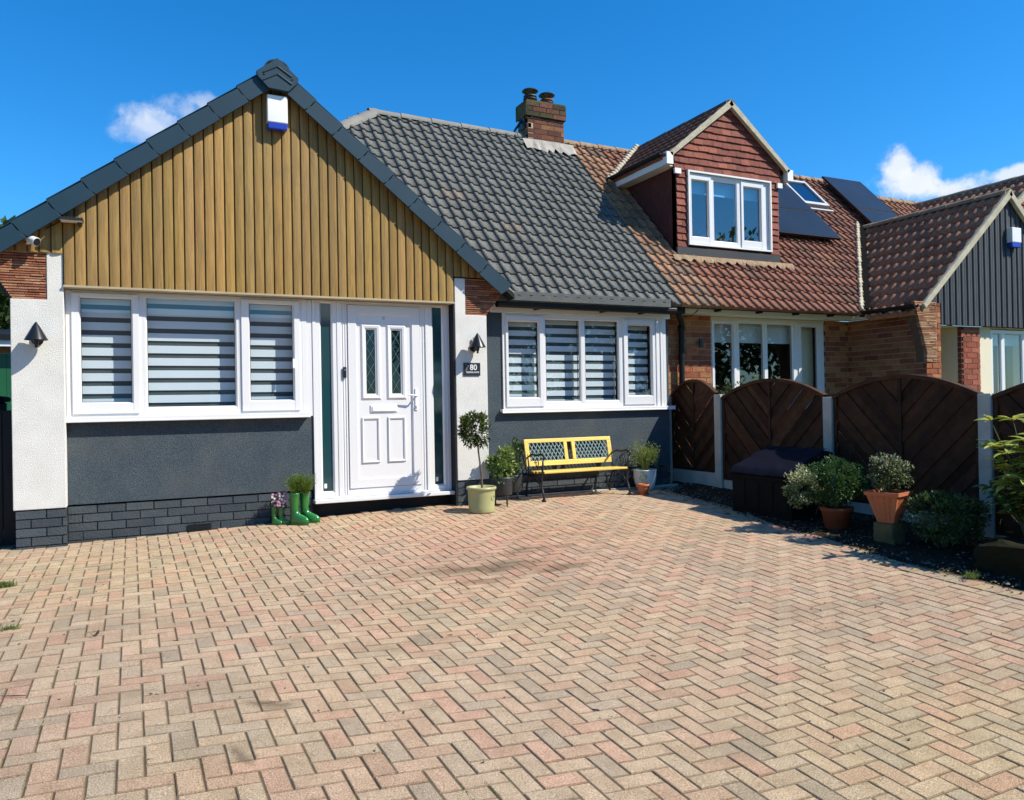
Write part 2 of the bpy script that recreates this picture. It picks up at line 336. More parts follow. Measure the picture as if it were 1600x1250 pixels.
def planks(name, parent, x0, x1, z0, z1, y, wd, mt, clips, back, cols=(.85, 1.15)):
    """vertical boards with rounded arrises in front of a dark batten space"""
    mb = MB(); x = x0; k = 0
    while x < x1-.004:
        e = min(x+wd, x1); a = x+.002; b = e-.004
        s = random.uniform(*cols); c = (s*random.uniform(.96, 1.04), s, s*random.uniform(.88, 1.06)); jy = random.uniform(-.0015, .0015)
        ps = [(a, .020), (a+.002, .010), (a+.007, .004), (a+.016, .001), ((a+b)/2, 0), (b-.016, .002), (b-.007, .006), (b-.002, .012), (b, .020)]
        vs = [(px, y+py+jy, z) for z in (z0, z1) for px, py in ps]; m = len(ps)
        mb.add(vs, [(i, i+1, m+i+1, m+i) for i in range(m-1)], c, 0)
        mb.add([(a, y+.02, z0), (b, y+.02, z0)]+[(px, y+py+jy, z0) for px, py in ps[::-1]], [list(range(m+2))], c, 0)
        x = e; k += 1
    mb.box(x0, x1, y+.021, y+back, z0+.004, z1, W, 1)
    return mb.build(name, [mt, M['groove']], parent, clips=clips)
def leaf(mb, p, d, nrm, ln, wd, col, mi=0, curl=.15):
    d = d.normalized(); s = d.cross(nrm)
    if s.length < 1e-4: s = d.orthogonal()
    s.normalize(); up_ = s.cross(d)
    m = p+d*ln*.45; q = p+d*ln-up_*ln*curl
    b = len(mb.v); mb.v += [tuple(p), tuple(m+s*wd/2+up_*wd*.12), tuple(q), tuple(m-s*wd/2+up_*wd*.12)]
    mb.f += [[b, b+1, b+2], [b, b+2, b+3]]; mb.c += [col, col]; mb.m += [mi, mi]
def rv(): 
    while True:
        v = Vector((random.uniform(-1, 1), random.uniform(-1, 1), random.uniform(-1, 1)))
        if .05 < v.length < 1: return v
def crown(name, parent, c, r, n, ln, wd, pal, clumps=14, cr=.45, mt=None, shell=.5, up_=.3, tip=None):
    """foliage of many small leaves gathered on twig clumps with gaps between"""
    c = Vector(c); mb = MB(); cs = []
    for _ in range(clumps):
        q = rv().normalized()*random.uniform(shell, .92); cs.append((q, random.uniform(.7, 1.2)))
    for i in range(n):
        q, k = random.choice(cs); w_ = rv()*cr*k; p = q+w_
        if p.length > 1.12: continue
        pos = c+Vector((p.x*r[0], p.y*r[1], p.z*r[2])); d = (p.normalized()*.7+rv()*.8+Vector((0, 0, up_))); nr = (Vector((0, 0, 1))+rv()*.8)
        col = jit(random.choice(pal), .2)
        if tip and p.z > .25 and random.random() < tip[1]: col = jit(tip[0], .15)
        leaf(mb, pos, d, nr, ln*random.uniform(.6, 1.25), wd*random.uniform(.7, 1.2), col)
    return mb.build(name, mt or M['leaf'], parent)

# ------------------------------------------------------------------ ground
def sm(a, b, t): t = max(0, min(1, (t-a)/(b-a))); return t*t*(3-2*t)
def gz(x, y):
    zw = -1.135+.078*sm(-.6, 3.2, x)
    s = .006+.045*sm(-.6, 2.6, x)-.016*sm(3.2, 5.2, x)
    yy = max(1.0, min(y, 8.4))
    return zw-(7.6-yy)*s
def far_z(x, y): return -1.72
mb = MB()
gx = [-400, -80, -30, -12, -6]+[i*.5 for i in range(-8, 30)]+[16, 20, 40, 90, 400]; gy = [-400, -90, -40, -14, -6, -3, -1, 0]+[.5+i*.5 for i in range(24)]+[14, 20, 40, 100, 400]
def terr(x, y):
    a = gz(x, y)-.05; t = sm(0, 4, max(-6-x, x-13, -y+1.2, y-12.5))
    return a*(1-t)+(-1.75)*t
for iy in range(len(gy)):
    for ix in range(len(gx)): mb.v.append((gx[ix], gy[iy], terr(gx[ix], gy[iy])))
for iy in range(len(gy)-1):
    for ix in range(len(gx)-1):
        a = iy*len(gx)+ix; mb.f.append([a, a+1, a+1+len(gx), a+len(gx)]); mb.c.append(W); mb.m.append(0)
struct(mb.build('ground', M['ground']))
mb = MB(); mb.box(-80, 80, -12, -5, -1.76, -1.70); struct(mb.build('road', M['road']))

def edge_x(y):           # right-hand edge of the block paving, a gentle curve along the bed
    return 4.90+.22*sm(3.6, 5.0, y)+.40*sm(5.0, 6.6, y)+.10*sm(6.6, 7.6, y)+.7*sm(7.4, 8.0, y)
# block paving: herringbone of real blocks over a jointing bed
def sheet(name, xs, ys, dz, mt):
    b = MB()
    for y in ys:
        for x in xs: b.v.append((x, y, gz(x, y)+dz))
    n = len(xs)
    for j in range(len(ys)-1):
        for i in range(n-1):
            if (xs[i]+xs[i+1])/2 > edge_x((ys[j]+ys[j+1])/2)+.06: continue
            a = j*n+i; b.f.append([a, a+1, a+1+n, a+n]); b.c.append(W); b.m.append(0)
    return struct(b.build(name, mt))
sheet('jointing_bed', [-3.2+i*.1 for i in range(100)], [.3+i*.1 for i in range(79)], -.0048, M['joint'])
def stains(m, spots, colour):
    t = m.node_tree; n = t.nodes; l = t.links; p = n['Principled BSDF']; src = p.inputs['Base Color'].links[0].from_socket
    co = n.new('ShaderNodeTexCoord'); nz_ = n.new('ShaderNodeTexNoise'); nz_.inputs['Scale'].default_value = 3.5; nz_.inputs['Detail'].default_value = 7; l.new(co.outputs['Object'], nz_.inputs['Vector'])
    off = n.new('ShaderNodeVectorMath'); off.operation = 'MULTIPLY_ADD'; l.new(nz_.outputs['Color'], off.inputs[0]); off.inputs[1].default_value = (.5, .5, 0); l.new(co.outputs['Object'], off.inputs[2]); tot = None
    for (cx, cy, rx, ry, am) in spots:
        sb = n.new('ShaderNodeVectorMath'); sb.operation = 'SUBTRACT'; l.new(off.outputs[0], sb.inputs[0]); sb.inputs[1].default_value = (cx+.25, cy+.25, 0)
        ml = n.new('ShaderNodeVectorMath'); ml.operation = 'MULTIPLY'; l.new(sb.outputs[0], ml.inputs[0]); ml.inputs[1].default_value = (1/rx, 1/ry, 0)
        ln = n.new('ShaderNodeVectorMath'); ln.operation = 'LENGTH'; l.new(ml.outputs[0], ln.inputs[0])
        mr = n.new('ShaderNodeMapRange'); mr.interpolation_type = 'SMOOTHSTEP'; mr.inputs['From Min'].default_value = 1.25; mr.inputs['From Max'].default_value = .15; mr.inputs['To Max'].default_value = am; l.new(ln.outputs['Value'], mr.inputs['Value'])
        if tot is None: tot = mr.outputs[0]
        else:
            mx = n.new('ShaderNodeMath'); mx.operation = 'MAXIMUM'; l.new(tot, mx.inputs[0]); l.new(mr.outputs[0], mx.inputs[1]); tot = mx.outputs[0]
    g = n.new('ShaderNodeMixRGB'); l.new(tot, g.inputs[0]); l.new(src, g.inputs[1]); g.inputs[2].default_value = (*colour, 1); l.new(g.outputs[0], p.inputs['Base Color'])
stains(M['paver'], ((2.30, 5.22, .62, .16, .72), (2.75, 4.98, .34, .10, .7), (2.85, 5.55, .40, .11, .5), (2.1, 4.86, .26, .08, .55), (3.3, 5.9, .4, .1, .3), (1.6, 5.3, .4, .1, .3), (.44, 3.32, .09, .06, .65), (.35, 2.93, .05, .12, .65), (-.15, 3.6, .3, .12, .25), (1.2, 3.9, .5, .1, .22), (3.6, 3.4, .6, .12, .22), (.2, 4.7, .6, .1, .2)), (.13, .095, .055))
u = .0848; mb = MB()
PV = [((.645, .456, .318), 7), ((.64, .478, .332), 7), ((.615, .468, .328), 5), ((.58, .446, .316), 4), ((.545, .43, .313), 2), ((.655, .422, .30), 3), ((.61, .418, .292), 3), ((.50, .395, .29), 1)]
PVL = [c for c, k in PV for _ in range(k)]
X0, Y0 = -.315, 3.14
def stain(x, y):
    s = 1
    for (cx, cy, rx, ry, k) in ((2.6, 5.3, 1.0, .45, .90), (3.4, 6.3, .7, .2, .88), (-.1, 4.6, .35, .2, .88), (.2, 3.6, .3, .2, .9)):
        d = ((x-cx)/rx)**2+((y-cy+.05*math.sin(x*7))/ry)**2
        s *= 1-(1-k)*math.exp(-d*1.4)
    return s
def block(x0, x1, y0, y1):
    cx, cy = (x0+x1)/2, (y0+y1)/2
    if cy > 8.0 or cy < .35 or cx > edge_x(cy)-.12 or cx < -3.1: return
    if cy > 7.74 and cx < 3.4: return
    g = .0016+random.uniform(0, .0014); b = .0040; base = random.choice(PVL)
    yel = max(math.exp(-(((cx-2.9)/1.1)**2+((cy-2.0)/.7)**2)), .8*math.exp(-(((cx+.2)/1.2)**2+((cy-6.2)/1.2)**2)), .4*sm(.45, .62, noise.noise(Vector((cx*.5, cy*.6, 1.7)))*.5+.5)); red = math.exp(-(((cx-2.9)/1.3)**2+((cy-5.9)/1.2)**2))
    base = tuple(base[i]*(1+(.04, .06, -.06)[i]*yel+(.05, -.085, -.085)[i]*red) for i in range(3))
    s = stain(cx, cy)*random.uniform(.93, 1.06); col = tuple(q*s for q in base)
    dz = random.uniform(-.0016, .0016); tx = random.uniform(-.008, .008); ty = random.uniform(-.008, .008)
    def z(x, y, h): return gz(x, y)+dz+(x-cx)*tx+(y-cy)*ty+h
    o = [(x0+g, y0+g), (x1-g, y0+g), (x1-g, y1-g), (x0+g, y1-g)]; i = [(x0+g+b, y0+g+b), (x1-g-b, y0+g+b), (x1-g-b, y1-g-b), (x0+g+b, y1-g-b)]
    vs = [(x, y, z(x, y, -.02)) for x, y in o]+[(x, y, z(x, y, -.0032)) for x, y in o]+[(x, y, z(x, y, 0)) for x, y in i]
    dk = tuple(q*.62 for q in col)
    mb.add(vs, [(8, 9, 10, 11)], col); mb.add(vs, [(4+k, 4+(k+1) % 4, 8+(k+1) % 4, 8+k) for k in range(4)]+[(k, (k+1) % 4, 4+(k+1) % 4, 4+k) for k in range(4)], dk)
for i in range(-36, 82):
    for j in range(-36, 62):
        x, y = X0+i*u, Y0+j*u; r = (i-j) % 4
        if r == 0: block(x, x+2*u, y, y+u)
        elif r == 3: block(x, x+u, y, y+2*u)
yy = .6
while yy < 7.7:           # edging course along the bed
    for q in range(1):
        cx = edge_x(yy+.05); col = tuple(c*random.uniform(.8, 1.0) for c in random.choice(PVL))
        zt = gz(cx, yy+.05)
        mb.obox((cx-.035, yy+.04, zt-.02), (.082, (edge_x(yy+.1)-edge_x(yy))*.2, 0), (0, .0395, 0), (0, 0, .02), col)
    yy += .0848
struct(mb.build('block_paving', M['paver']))
mb = MB()       # grit, bark and seed litter
for _ in range(420):
    x, y = random.uniform(-1.2, 4.6), random.uniform(1.9, 7.4)
    if noise.noise(Vector((x*1.3, y*1.3, 8))) < -.05 and random.random() < .8: continue
    a = random.uniform(0, 6.28); l_ = random.choice([.003, .004, .005, .007, .014]); w_ = random.uniform(.0015, .004); z = gz(x, y)+.002
    c = random.choice([(.06, .045, .03), (.03, .025, .02), (.10, .07, .04), (.5, .45, .35), (.12, .10, .05)])
    mb.obox((x, y, z), (l_*math.cos(a), l_*math.sin(a), .001), (-w_*math.sin(a), w_*math.cos(a), 0), (0, 0, .0015), c)
struct(mb.build('paving_grit', M['gravel']), 'stuff')
mb = MB()       # moss and weeds in the joints
for _ in range(900):
    cx, cy, r = random.choice([(-.35, 3.4, .10), (-.45, 3.0, .08), (-.2, 3.9, .06), (-.7, 5.5, .12), (-.6, 6.6, .10), (1.0, 2.35, .05), (2.55, 1.75, .05), (.1, 6.9, .12)])
    x = cx+random.gauss(0, r); y = cy+random.gauss(0, r); u0 = (x-X0)/u; x = X0+round(u0)*u+random.uniform(-.003, .003)
    leaf(mb, Vector((x, y, gz(x, y)-.003)), Vector((random.uniform(-.8, .8), random.uniform(-.8, .8), .7)), rv(), random.uniform(.004, .010), .0035, jit((.12, .19, .035), .3))
struct(mb.build('joint_moss', M['leaf']), 'stuff')
# planting bed
mb = MB(); ys = [.4+i*.15 for i in range(56)]
for y in ys:
    for k in range(9):
        x = edge_x(y)+.01+(6.32-edge_x(y)-.01)*k/8 if edge_x(y) < 6.2 else 6.2+.02*k
        mb.v.append((x, y, gz(edge_x(y), y)+(-.03 if k == 0 else .012*k**.6+.012*noise.noise(Vector((x*6, y*6, 0))))))
for j in range(len(ys)-1):
    for k in range(8): a = j*9+k; mb.f.append([a, a+1, a+10, a+9]); mb.c.append(W); mb.m.append(0)
def bed_z(x, y):
    e = edge_x(y); k = 8*max(0, min(1, (x-e)/(6.32-e))); return gz(e, y)+.012*k**.6
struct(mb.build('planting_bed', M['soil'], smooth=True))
mb = MB()
for _ in range(2600):
    y = random.uniform(1.5, 8.0); e = edge_x(y)
    if e > 6.15: continue
    x = random.uniform(e-.03, 6.2) if random.random() < .7 else e+random.uniform(-.06, .25); s = random.uniform(.005, .017); z = bed_z(x, y)+.004
    c = random.choice([(.15, .12, .09), (.08, .065, .05), (.26, .22, .17), (.05, .04, .03), (.11, .07, .045), (.04, .05, .02)])
    ax = [Vector((random.uniform(.6, 1), random.uniform(-.5, .5), random.uniform(-.3, .3)))*s, Vector((random.uniform(-.5, .5), random.uniform(.5, 1), random.uniform(-.3, .3)))*s, Vector((random.uniform(-.3, .3), 0, .5))*s]
    p = Vector((x, y, z+s*.3)); mb.add([p+ax[0], p-ax[0], p+ax[1], p-ax[1], p+ax[2], p-ax[2]], [(0, 2, 4), (2, 1, 4), (1, 3, 4), (3, 0, 4), (2, 0, 5), (1, 2, 5), (3, 1, 5), (0, 3, 5)], c)
o = mb.build('bed_gravel', M['gravel']); struct(o, 'stuff')
# side passage paving, left of the house
mb = MB(); mb.add([(-4.2, 7.2, -1.165), (-.86, 7.2, -1.165), (-.86, 26, -1.14), (-4.2, 26, -1.14)], [(0, 1, 2, 3)]); struct(mb.build('side_path', M['path']))

# ------------------------------------------------------------------ our bungalow
H = thing('bungalow', 'white and dark grey bungalow with timber clad gable, white front door and grey tiled roof', 'house', (1.3, 7.6, -1.13))
mL, mR, AX, AZ_ = .783, .817, 1.265, 3.209
def vz(x): return AZ_-(mL*(AX-x) if x < AX else mR*(x-AX))
clipL = ((AX, 0, AZ_-.10), Vector((-mL, 0, 1)).normalized()); clipR = ((AX, 0, AZ_-.10), Vector((mR, 0, 1)).normalized())
mb = None
PW = .08632
def gable_boards():
    mbs = []
    x = -.497-8*PW
    while x < 3.75:
        e = x+PW; zb = 1.07 if (x > -.52 and e < 3.06) else 1.335
        mbs.append((x, e, zb)); x = e
    b = MB()
    for (x, e, z0) in mbs:
        a, c = x+.001, e-.0045; s = random.uniform(.80, 1.14); cc = (s*random.uniform(.96, 1.05), s, s*random.uniform(.8, 1.08)); jy = random.uniform(-.0015, .0015); y = 7.58; z1 = 3.3
        ps = [(a, .018), (a+.001, .006), (a+.006, .0015), (a+.02, .0002), ((a+c)/2-.005, 0), (c-.026, .0026), (c-.012, .0065), (c-.002, .011), (c, .018)]
        vs_ = [(px, y+py+jy, z) for z in (z0, z1) for px, py in ps]; m = len(ps)
        b.add(vs_, [(i, i+1, m+i+1, m+i) for i in range(m-1)], cc, 0)
        b.add([(a, y+.022, z0), (c, y+.022, z0)]+[(px, y+py+jy, z0) for px, py in ps[::-1]], [list(range(m+2))], cc, 0)
        b.box(x, e, y+.023, y+.12, z0+.003, z1, W, 1)
    return b.build('timber_cladding', [M['planks'], M['groove']], H, clips=[clipL, clipR])
gable_boards()
mb = MB(); mb.box(-.5, 3.04, 7.575, 7.70, 1.052, 1.0695); mb.build('cladding_trim', mat('trim', (.42, .35, .22), (.34, .28, .17), 5, .6), H)
# verge caps, each overlapping the one below
def verge(name, side):
    b = MB(); m = mL if side < 0 else mR; dx = .252; n = 9 if side < 0 else 9
    d = Vector((side, 0, -m)).normalized(); nn = Vector((side*m, 0, 1)).normalized()
    for k in range(n):
        x0 = .10+k*dx; p = Vector((AX+side*x0, 7.475, AZ_-m*x0)); ln = dx*math.sqrt(1+m*m)
        if side > 0 and k == n-1: ln *= 1.03
        q = p+d*ln; t = .011
        h = .158
        # front plate: slightly lifted at the downhill end, with a chevron-cut overlap
        a0 = p-nn*.012; a1 = p-nn*h; b0 = q+nn*(t-.005)+d*.012; b1 = q-nn*(h-t*.4)-d*.012; mid = q-nn*h*.45+d*.016
        pts = [a0, a1, b1, mid, b0]
        if side > 0: pts = pts[::-1]
        b.prism(pts, (0, .022, 0)) if side < 0 else b.prism(pts, (0, .022, 0))
        # raised lip at the overlap
        for off in ():
            l0 = q-d*off+nn*(t-.012); l1 = q-nn*h*.45-d*(off-.034); l2 = q-nn*(h-.008)-d*(off+.012)
            for s0, s1 in ((l0, l1), (l1, l2)):
                b.tube([s0-Vector((0, .002, 0)), s1-Vector((0, .002, 0))], .004, 5)
        # top flange over the tiles
        b.prism([p+nn*.0+Vector((0, .02, 0)), q+nn*t+Vector((0, .02, 0)), q+nn*t+Vector((0, .12, 0)), p+Vector((0, .12, 0))], tuple(nn*.008))
    return b.build(name, M['verge'], H, bevel=.003)
verge('verge_cap', -1); verge('verge_cap', 1)
b = MB(); cx, y0 = AX, 7.44
pts = [(-.19, -.115), (0, .035), (.19, -.125), (.185, -.17), (.095, -.265), (-.085, -.255), (-.175, -.165)]
b.prism([(cx+p, y0, AZ_+q) for p, q in pts], (0, .05, 0))
for dz in (-.045, -.115):
    for (p0, q0), (p1, q1) in (((-.13, dz-.075), (0, dz)), ((0, dz), (.13, dz-.08))):
        b.tube([(cx+p0, y0-.003, AZ_+q0), (cx+p1, y0-.003, AZ_+q1)], .0075, 6)
b.tube([(cx-.12, y0+.004, AZ_-.135), (cx-.12, y0-.008, AZ_-.135)], .008, 8); b.tube([(cx+.135, y0+.004, AZ_-.145), (cx+.135, y0-.008, AZ_-.145)], .008, 8)
b.build('ridge_end_cap', M['verge'], H, bevel=.006)
# gable roof
MP = Vector((0, 7.75, 1.22)); MS = 1.033; MN = Vector((0, -MS, 1)).normalized()
grey = lambda x, v: jit((.175, .175, .16), .10) if random.random() > .015 else (.17, .125, .10)
vd = Vector((mL and 1, 0, mL)).normalized(); 
z0 = vz(-1.15)-.035
tile_sheet('gable_roof_slope', H, (-1.15, 11, z0), (0, -1, 0), (1, 0, mL), 3.42, 2.42*math.sqrt(1+mL*mL), grey, clips=[(MP, -MN), ((0, 7.585, 0), (0, -1, 0)), ((AX-.01, 0, 0), (1, 0, 0))])
z0 = vz(3.70)-.035
tile_sheet('gable_roof_slope', H, (3.70, 7.585, z0), (0, 1, 0), (-1, 0, mR), 3.4, 2.43*math.sqrt(1+mR*mR), grey, clips=[(MP, -MN), ((AX+.01, 0, 0), (-1, 0, 0))])
b = MB()   # boarding under the tiles
b.prism([(-1.15, 7.5, vz(-1.15)-.10), (AX, 7.5, AZ_-.10), (AX, 7.5, AZ_-.055), (-1.15, 7.5, vz(-1.15)-.055)], (0, 2.4, 0))
b.prism([(AX+.001, 7.5, AZ_-.10), (3.70, 7.5, vz(3.7)-.10), (3.70, 7.5, vz(3.7)-.055), (AX+.001, 7.5, AZ_-.055)], (0, 2.4, 0))
b.build('roof_boarding', M['black'], H)
ridge_run('ridge_tile', H, (AX, 7.47, AZ_-.01), (AX, 9.7, AZ_-.01), .11, M['verge'])
# main roof, hipped at the left
RY, RZ = 10.48, 4.04; PX = 6.06; HX = 3.03
hipN = Vector((-2.78, 4.0, 0)).normalized()
sl = math.sqrt(1+MS*MS)
def maincol(x, v):
    return jit((.148, .15, .138), .09) if random.random() > .02 else jit((.21, .175, .145), .1)
tile_sheet('main_roof', H, (-1.0, 7.70, 1.22-.05*MS), (1, 0, 0), (0, 1, MS), 7.06, (RY-7.70)*sl, maincol, clips=[((HX, RY, 0), hipN), ((PX-.005, 0, 0), (1, 0, 0)), ((0, 0, RZ-.02), (0, 0, 1))])
b = MB()
b.add([(-1.0, 7.6, 1.14), (HX, RY, RZ-.05), (-1.0, 13.3, 1.14)], [(0, 1, 2)], (.135, .135, .125)); b.add([(-1.0, 13.3, 1.14), (HX, RY, RZ-.05), (PX, RY, RZ-.05), (PX, 13.3, 1.14)], [(0, 1, 2, 3)], (.135, .135, .125))
b.build('rear_roof_slope', M['tile'], H)
ridge_run('ridge_tile', H, (HX-.06, RY, RZ), (5.45, RY, RZ-.03), .115, M['ridge'])
ridge_run('hip_tile', H, (HX+.02, RY+.01, RZ+.005), (HX-2.4, RY-1.67, RZ-1.72), .125, M['ridge'], L=.42)
# chimney
CX0, CX1, CY0, CY1 = 5.35, 5.965, 10.30, 10.62
OLDB = [(.25, .10, .05), (.18, .07, .04), (.30, .14, .07), (.14, .06, .04), (.22, .11, .06)]
chf = brick_wall('chimney', H, (CX0, CY0, 3.5), (1, 0, 0), CX1-CX0, .77, (0, -1, 0), OLDB, [M['brick'], M['mortar']], depth=.28)
brick_wall('chimney_side', chf, (CX0, CY1, 3.5), (0, -1, 0), CY1-CY0-.001, .77, (-1, 0, 0), OLDB, [M['brick'], M['mortar']], depth=.08)
MOSS = [(.085, .07, .035), (.12, .08, .045), (.06, .055, .03), (.17, .075, .05)]
brick_wall('chimney_cap', chf, (CX0-.03, CY0-.03, 4.27), (1, 0, 0), CX1-CX0+.06, .215, (0, -1, 0), MOSS, [M['brick'], M['stone']], depth=.30)
b = MB(); b.box(CX0-.038, CX0-.022, CY0-.028, CY1, 4.27, 4.485); b.box(CX0-.02, CX1+.02, CY0-.02, CY1+.02, 4.486, 4.51); b.build('chimney_top', M['stone'], chf)
def flue(x, y, z, red):
    b = MB(); b.lathe((x, y, z), [(.0, .0), (.098, 0), (.092, .10), (.10, .10), (.10, .125), (.085, .125), (.085, .02)], 20)
    o = b.build('chimney_pot', M['oldterra'] if red else M['blackpot'], chf, smooth=True)
    b = MB()
    for k in range(4): a = k*math.pi/2+.5; b.tube([(x+.075*math.cos(a), y+.075*math.sin(a), z+.09), (x+.085*math.cos(a), y+.085*math.sin(a), z+.205)], .006, 5)
    b.lathe((x, y, z+.195), [(0, .045), (.03, .04), (.11, .018), (.125, 0), (.12, -.004), (0, .005)], 20); b.lathe((x, y, z+.06), [(.1, 0), (.106, .005), (.106, .022), (.1, .027)], 20)
    b.build('chimney_cowl', M['iron'], chf)
flue(5.47, 10.44, 4.50, False); flue(5.755, 10.44, 4.48, True)
b = MB(); b.tube([(CX0-.02, 10.45, 4.25), (CX0-.16, 10.42, 4.06), (CX0-.17, 10.42, 3.98)], .018, 6); b.box(CX0-.03, CX0-.002, 10.36, 10.5, 4.1, 4.3); b.build('aerial_bracket', M['iron'], chf)
b = MB()
def roofp(x, y, h=0): return Vector((x, y, 1.22+MS*(y-7.75)))+MN*h
b.box(CX0-.012, CX1+.012, CY0-.012, CY0-.003, 3.80, 3.93)
n_ = 14
for k in range(n_):
    xa = CX0-.12+(CX1-CX0+.24)*k/n_; xb = CX0-.12+(CX1-CX0+.24)*(k+1)/n_
    wf = lambda q: .17+.035*math.sin(q*2.9)+.02*math.sin(q*5.3); hf = lambda q: .05+.010*math.sin(q*2.6)
    b.add([roofp(xa, CY0-wf(k), hf(k)), roofp(xb, CY0-wf(k+1), hf(k+1)), roofp(xb, CY0, .075), roofp(xa, CY0, .075)], [(0, 1, 2, 3)])
b.build('chimney_flashing', M['lead'], chf)

# pillars, plinths and rendered walls
def pillar(name, x0, x1, xa, xb, ztop, zst, side):
    b = MB(); z0 = -.81 if side < 0 else -.793
    if side < 0: pts = [(x0, z0), (x1, z0), (x1, ztop), (xa, ztop), (xa, zst), (x0, zst)]
    else: pts = [(x0, z0), (x1, z0), (x1, zst), (xb, zst), (xb, ztop), (x0, ztop)]
    b.prism([(x, 7.60, z) for x, z in pts], (0, .24, 0)); return b.build(name, M['white_render'], H, bevel=.006, seg=2)
pillar('rendered_pillar', -.885, -.50, -.622, None, 1.343, .942, -1)
pillar('rendered_pillar', 3.052, 3.412, None, 3.172, 1.325, .942, 1)
b = MB(); b.box(3.034, 3.051, 7.603, 7.85, -1.10, 1.318); b.box(3.03, 3.17, 7.588, 7.70, 1.326, 1.336); b.build('pillar_edge_trim', M['black_render'], H)
def corbel(name, xi, side, ztop, parent, y=7.605, depth=.2, z0=.943, edge=None, pal=None, xlo=None):
    b = MB(); z = z0; Z0 = z0
    pal = pal or [(.40, .16, .085), (.46, .23, .13), (.33, .12, .075), (.50, .27, .16), (.36, .15, .09)]
    while z < ztop:
        t = random.uniform(.011, .016); xe = edge(z); a, c = min(xi, xe), max(xi, xe); x = a
        while x < c-.005:
            e = min(x+random.uniform(.09, .26), c); d = random.uniform(-.006, .006)
            b.box(x+.0015, e-.0015, y+d, y+.05, z, z+t, jit(random.choice(pal), .15)); x = e
        b.box(a+.002, c-.004, y+.012, y+depth, z-.004, z+t+.004, (.16, .10, .07)); z += t+random.uniform(.006, .009)
    return b.build(name, M['corbel'], parent)
corbel('creasing_tile_corbel', -.625, -1, 1.40, H, edge=lambda z: -.872-(z-.94)*.62)
corbel('creasing_tile_corbel', 3.175, 1, 1.325, H, edge=lambda z: 3.412+min((z-.94)*.8, .19)-max(0, z-1.2)*.2)
def plinth(name, x0, x1, y, ztop, zb, parent=H):
    return brick_wall(name, parent, (x0, y, ztop-.075*5), (1, 0, 0), x1-x0, .075*5-.008, (0, -1, 0), [W, (.85, .85, .87), (1.12, 1.1, 1.05)], [M['dark_brick'], M['dark_joint']], jitter=.003, mort=.0075)
plinth('brick_plinth', -.868, -.50, 7.613, -.81, 0); plinth('brick_plinth', -.498, 1.58, 7.752, -.81, 0); plinth('brick_plinth', 3.06, 3.40, 7.613, -.793, 0)
plinth('brick_plinth', 3.41, 6.0, 7.925, -.80, 0)
b = MB()
for k in range(13): b.box(.452+k*.0158, .4605+k*.0158, 7.738, 7.750, -1.113, -1.052)
for z in (-1.113, -1.083, -1.058): b.box(.448, .666, 7.737, 7.7385, z, z+.006)
b.box(.448, .666, 7.7505, 7.7515, -1.113, -1.05); b.build('air_brick', M['black_render'], H)
b = MB(); b.box(-.88, -.86, 7.84, 13.2, -1.3, 1.2); b.build('side_wall', M['white_render'], H)
b = MB(); b.box(-.498, 1.60, 7.738, 7.85, -.807, -.086); b.build('grey_rendered_wall', M['grey_render'], H, bevel=.004)
b = MB(); b.box(1.58, 3.05, 7.80, 7.9, -1.2, -.935); b.build('door_plinth', M['black_render'], H)
b = MB(); b.box(3.41, 6.02, 7.912, 8.06, -.797, -.094); b.box(3.41, 3.735, 7.9125, 8.06, -.0935, 1.016); b.box(5.975, 6.02, 7.9125, 8.06, -.0935, 1.016); b.box(5.96, 6.021, 8.061, 8.35, -1.2, 1.09)
b.build('grey_rendered_wall', M['grey_render'], H)
b = MB(); b.box(3.414, 6.1, 7.86, 7.915, -1.10, -1.032); b.build('concrete_footing', M['concrete'], H, bevel=.005)
b = MB(); b.box(-.9, 6.0, 10.2, 10.3, -1.1, 1.9); b.box(-.85, 3.7, 7.9, 10.2, 1.14, 1.18); b.box(3.5, 6.05, 8.1, 10.2, 1.14, 1.18); b.box(-.85, 6.0, 7.9, 10.2, -1.1, -1.05); b.box(3.44, 3.46, 8.0, 10.2, -1.1, 1.14); b.box(6.03, 6.05, 8.1, 10.2, -1.1, 1.12); b.box(1.6, 1.62, 7.95, 10.2, -1.05, 1.14)
b.build('interior_partition', M['interior'], H)

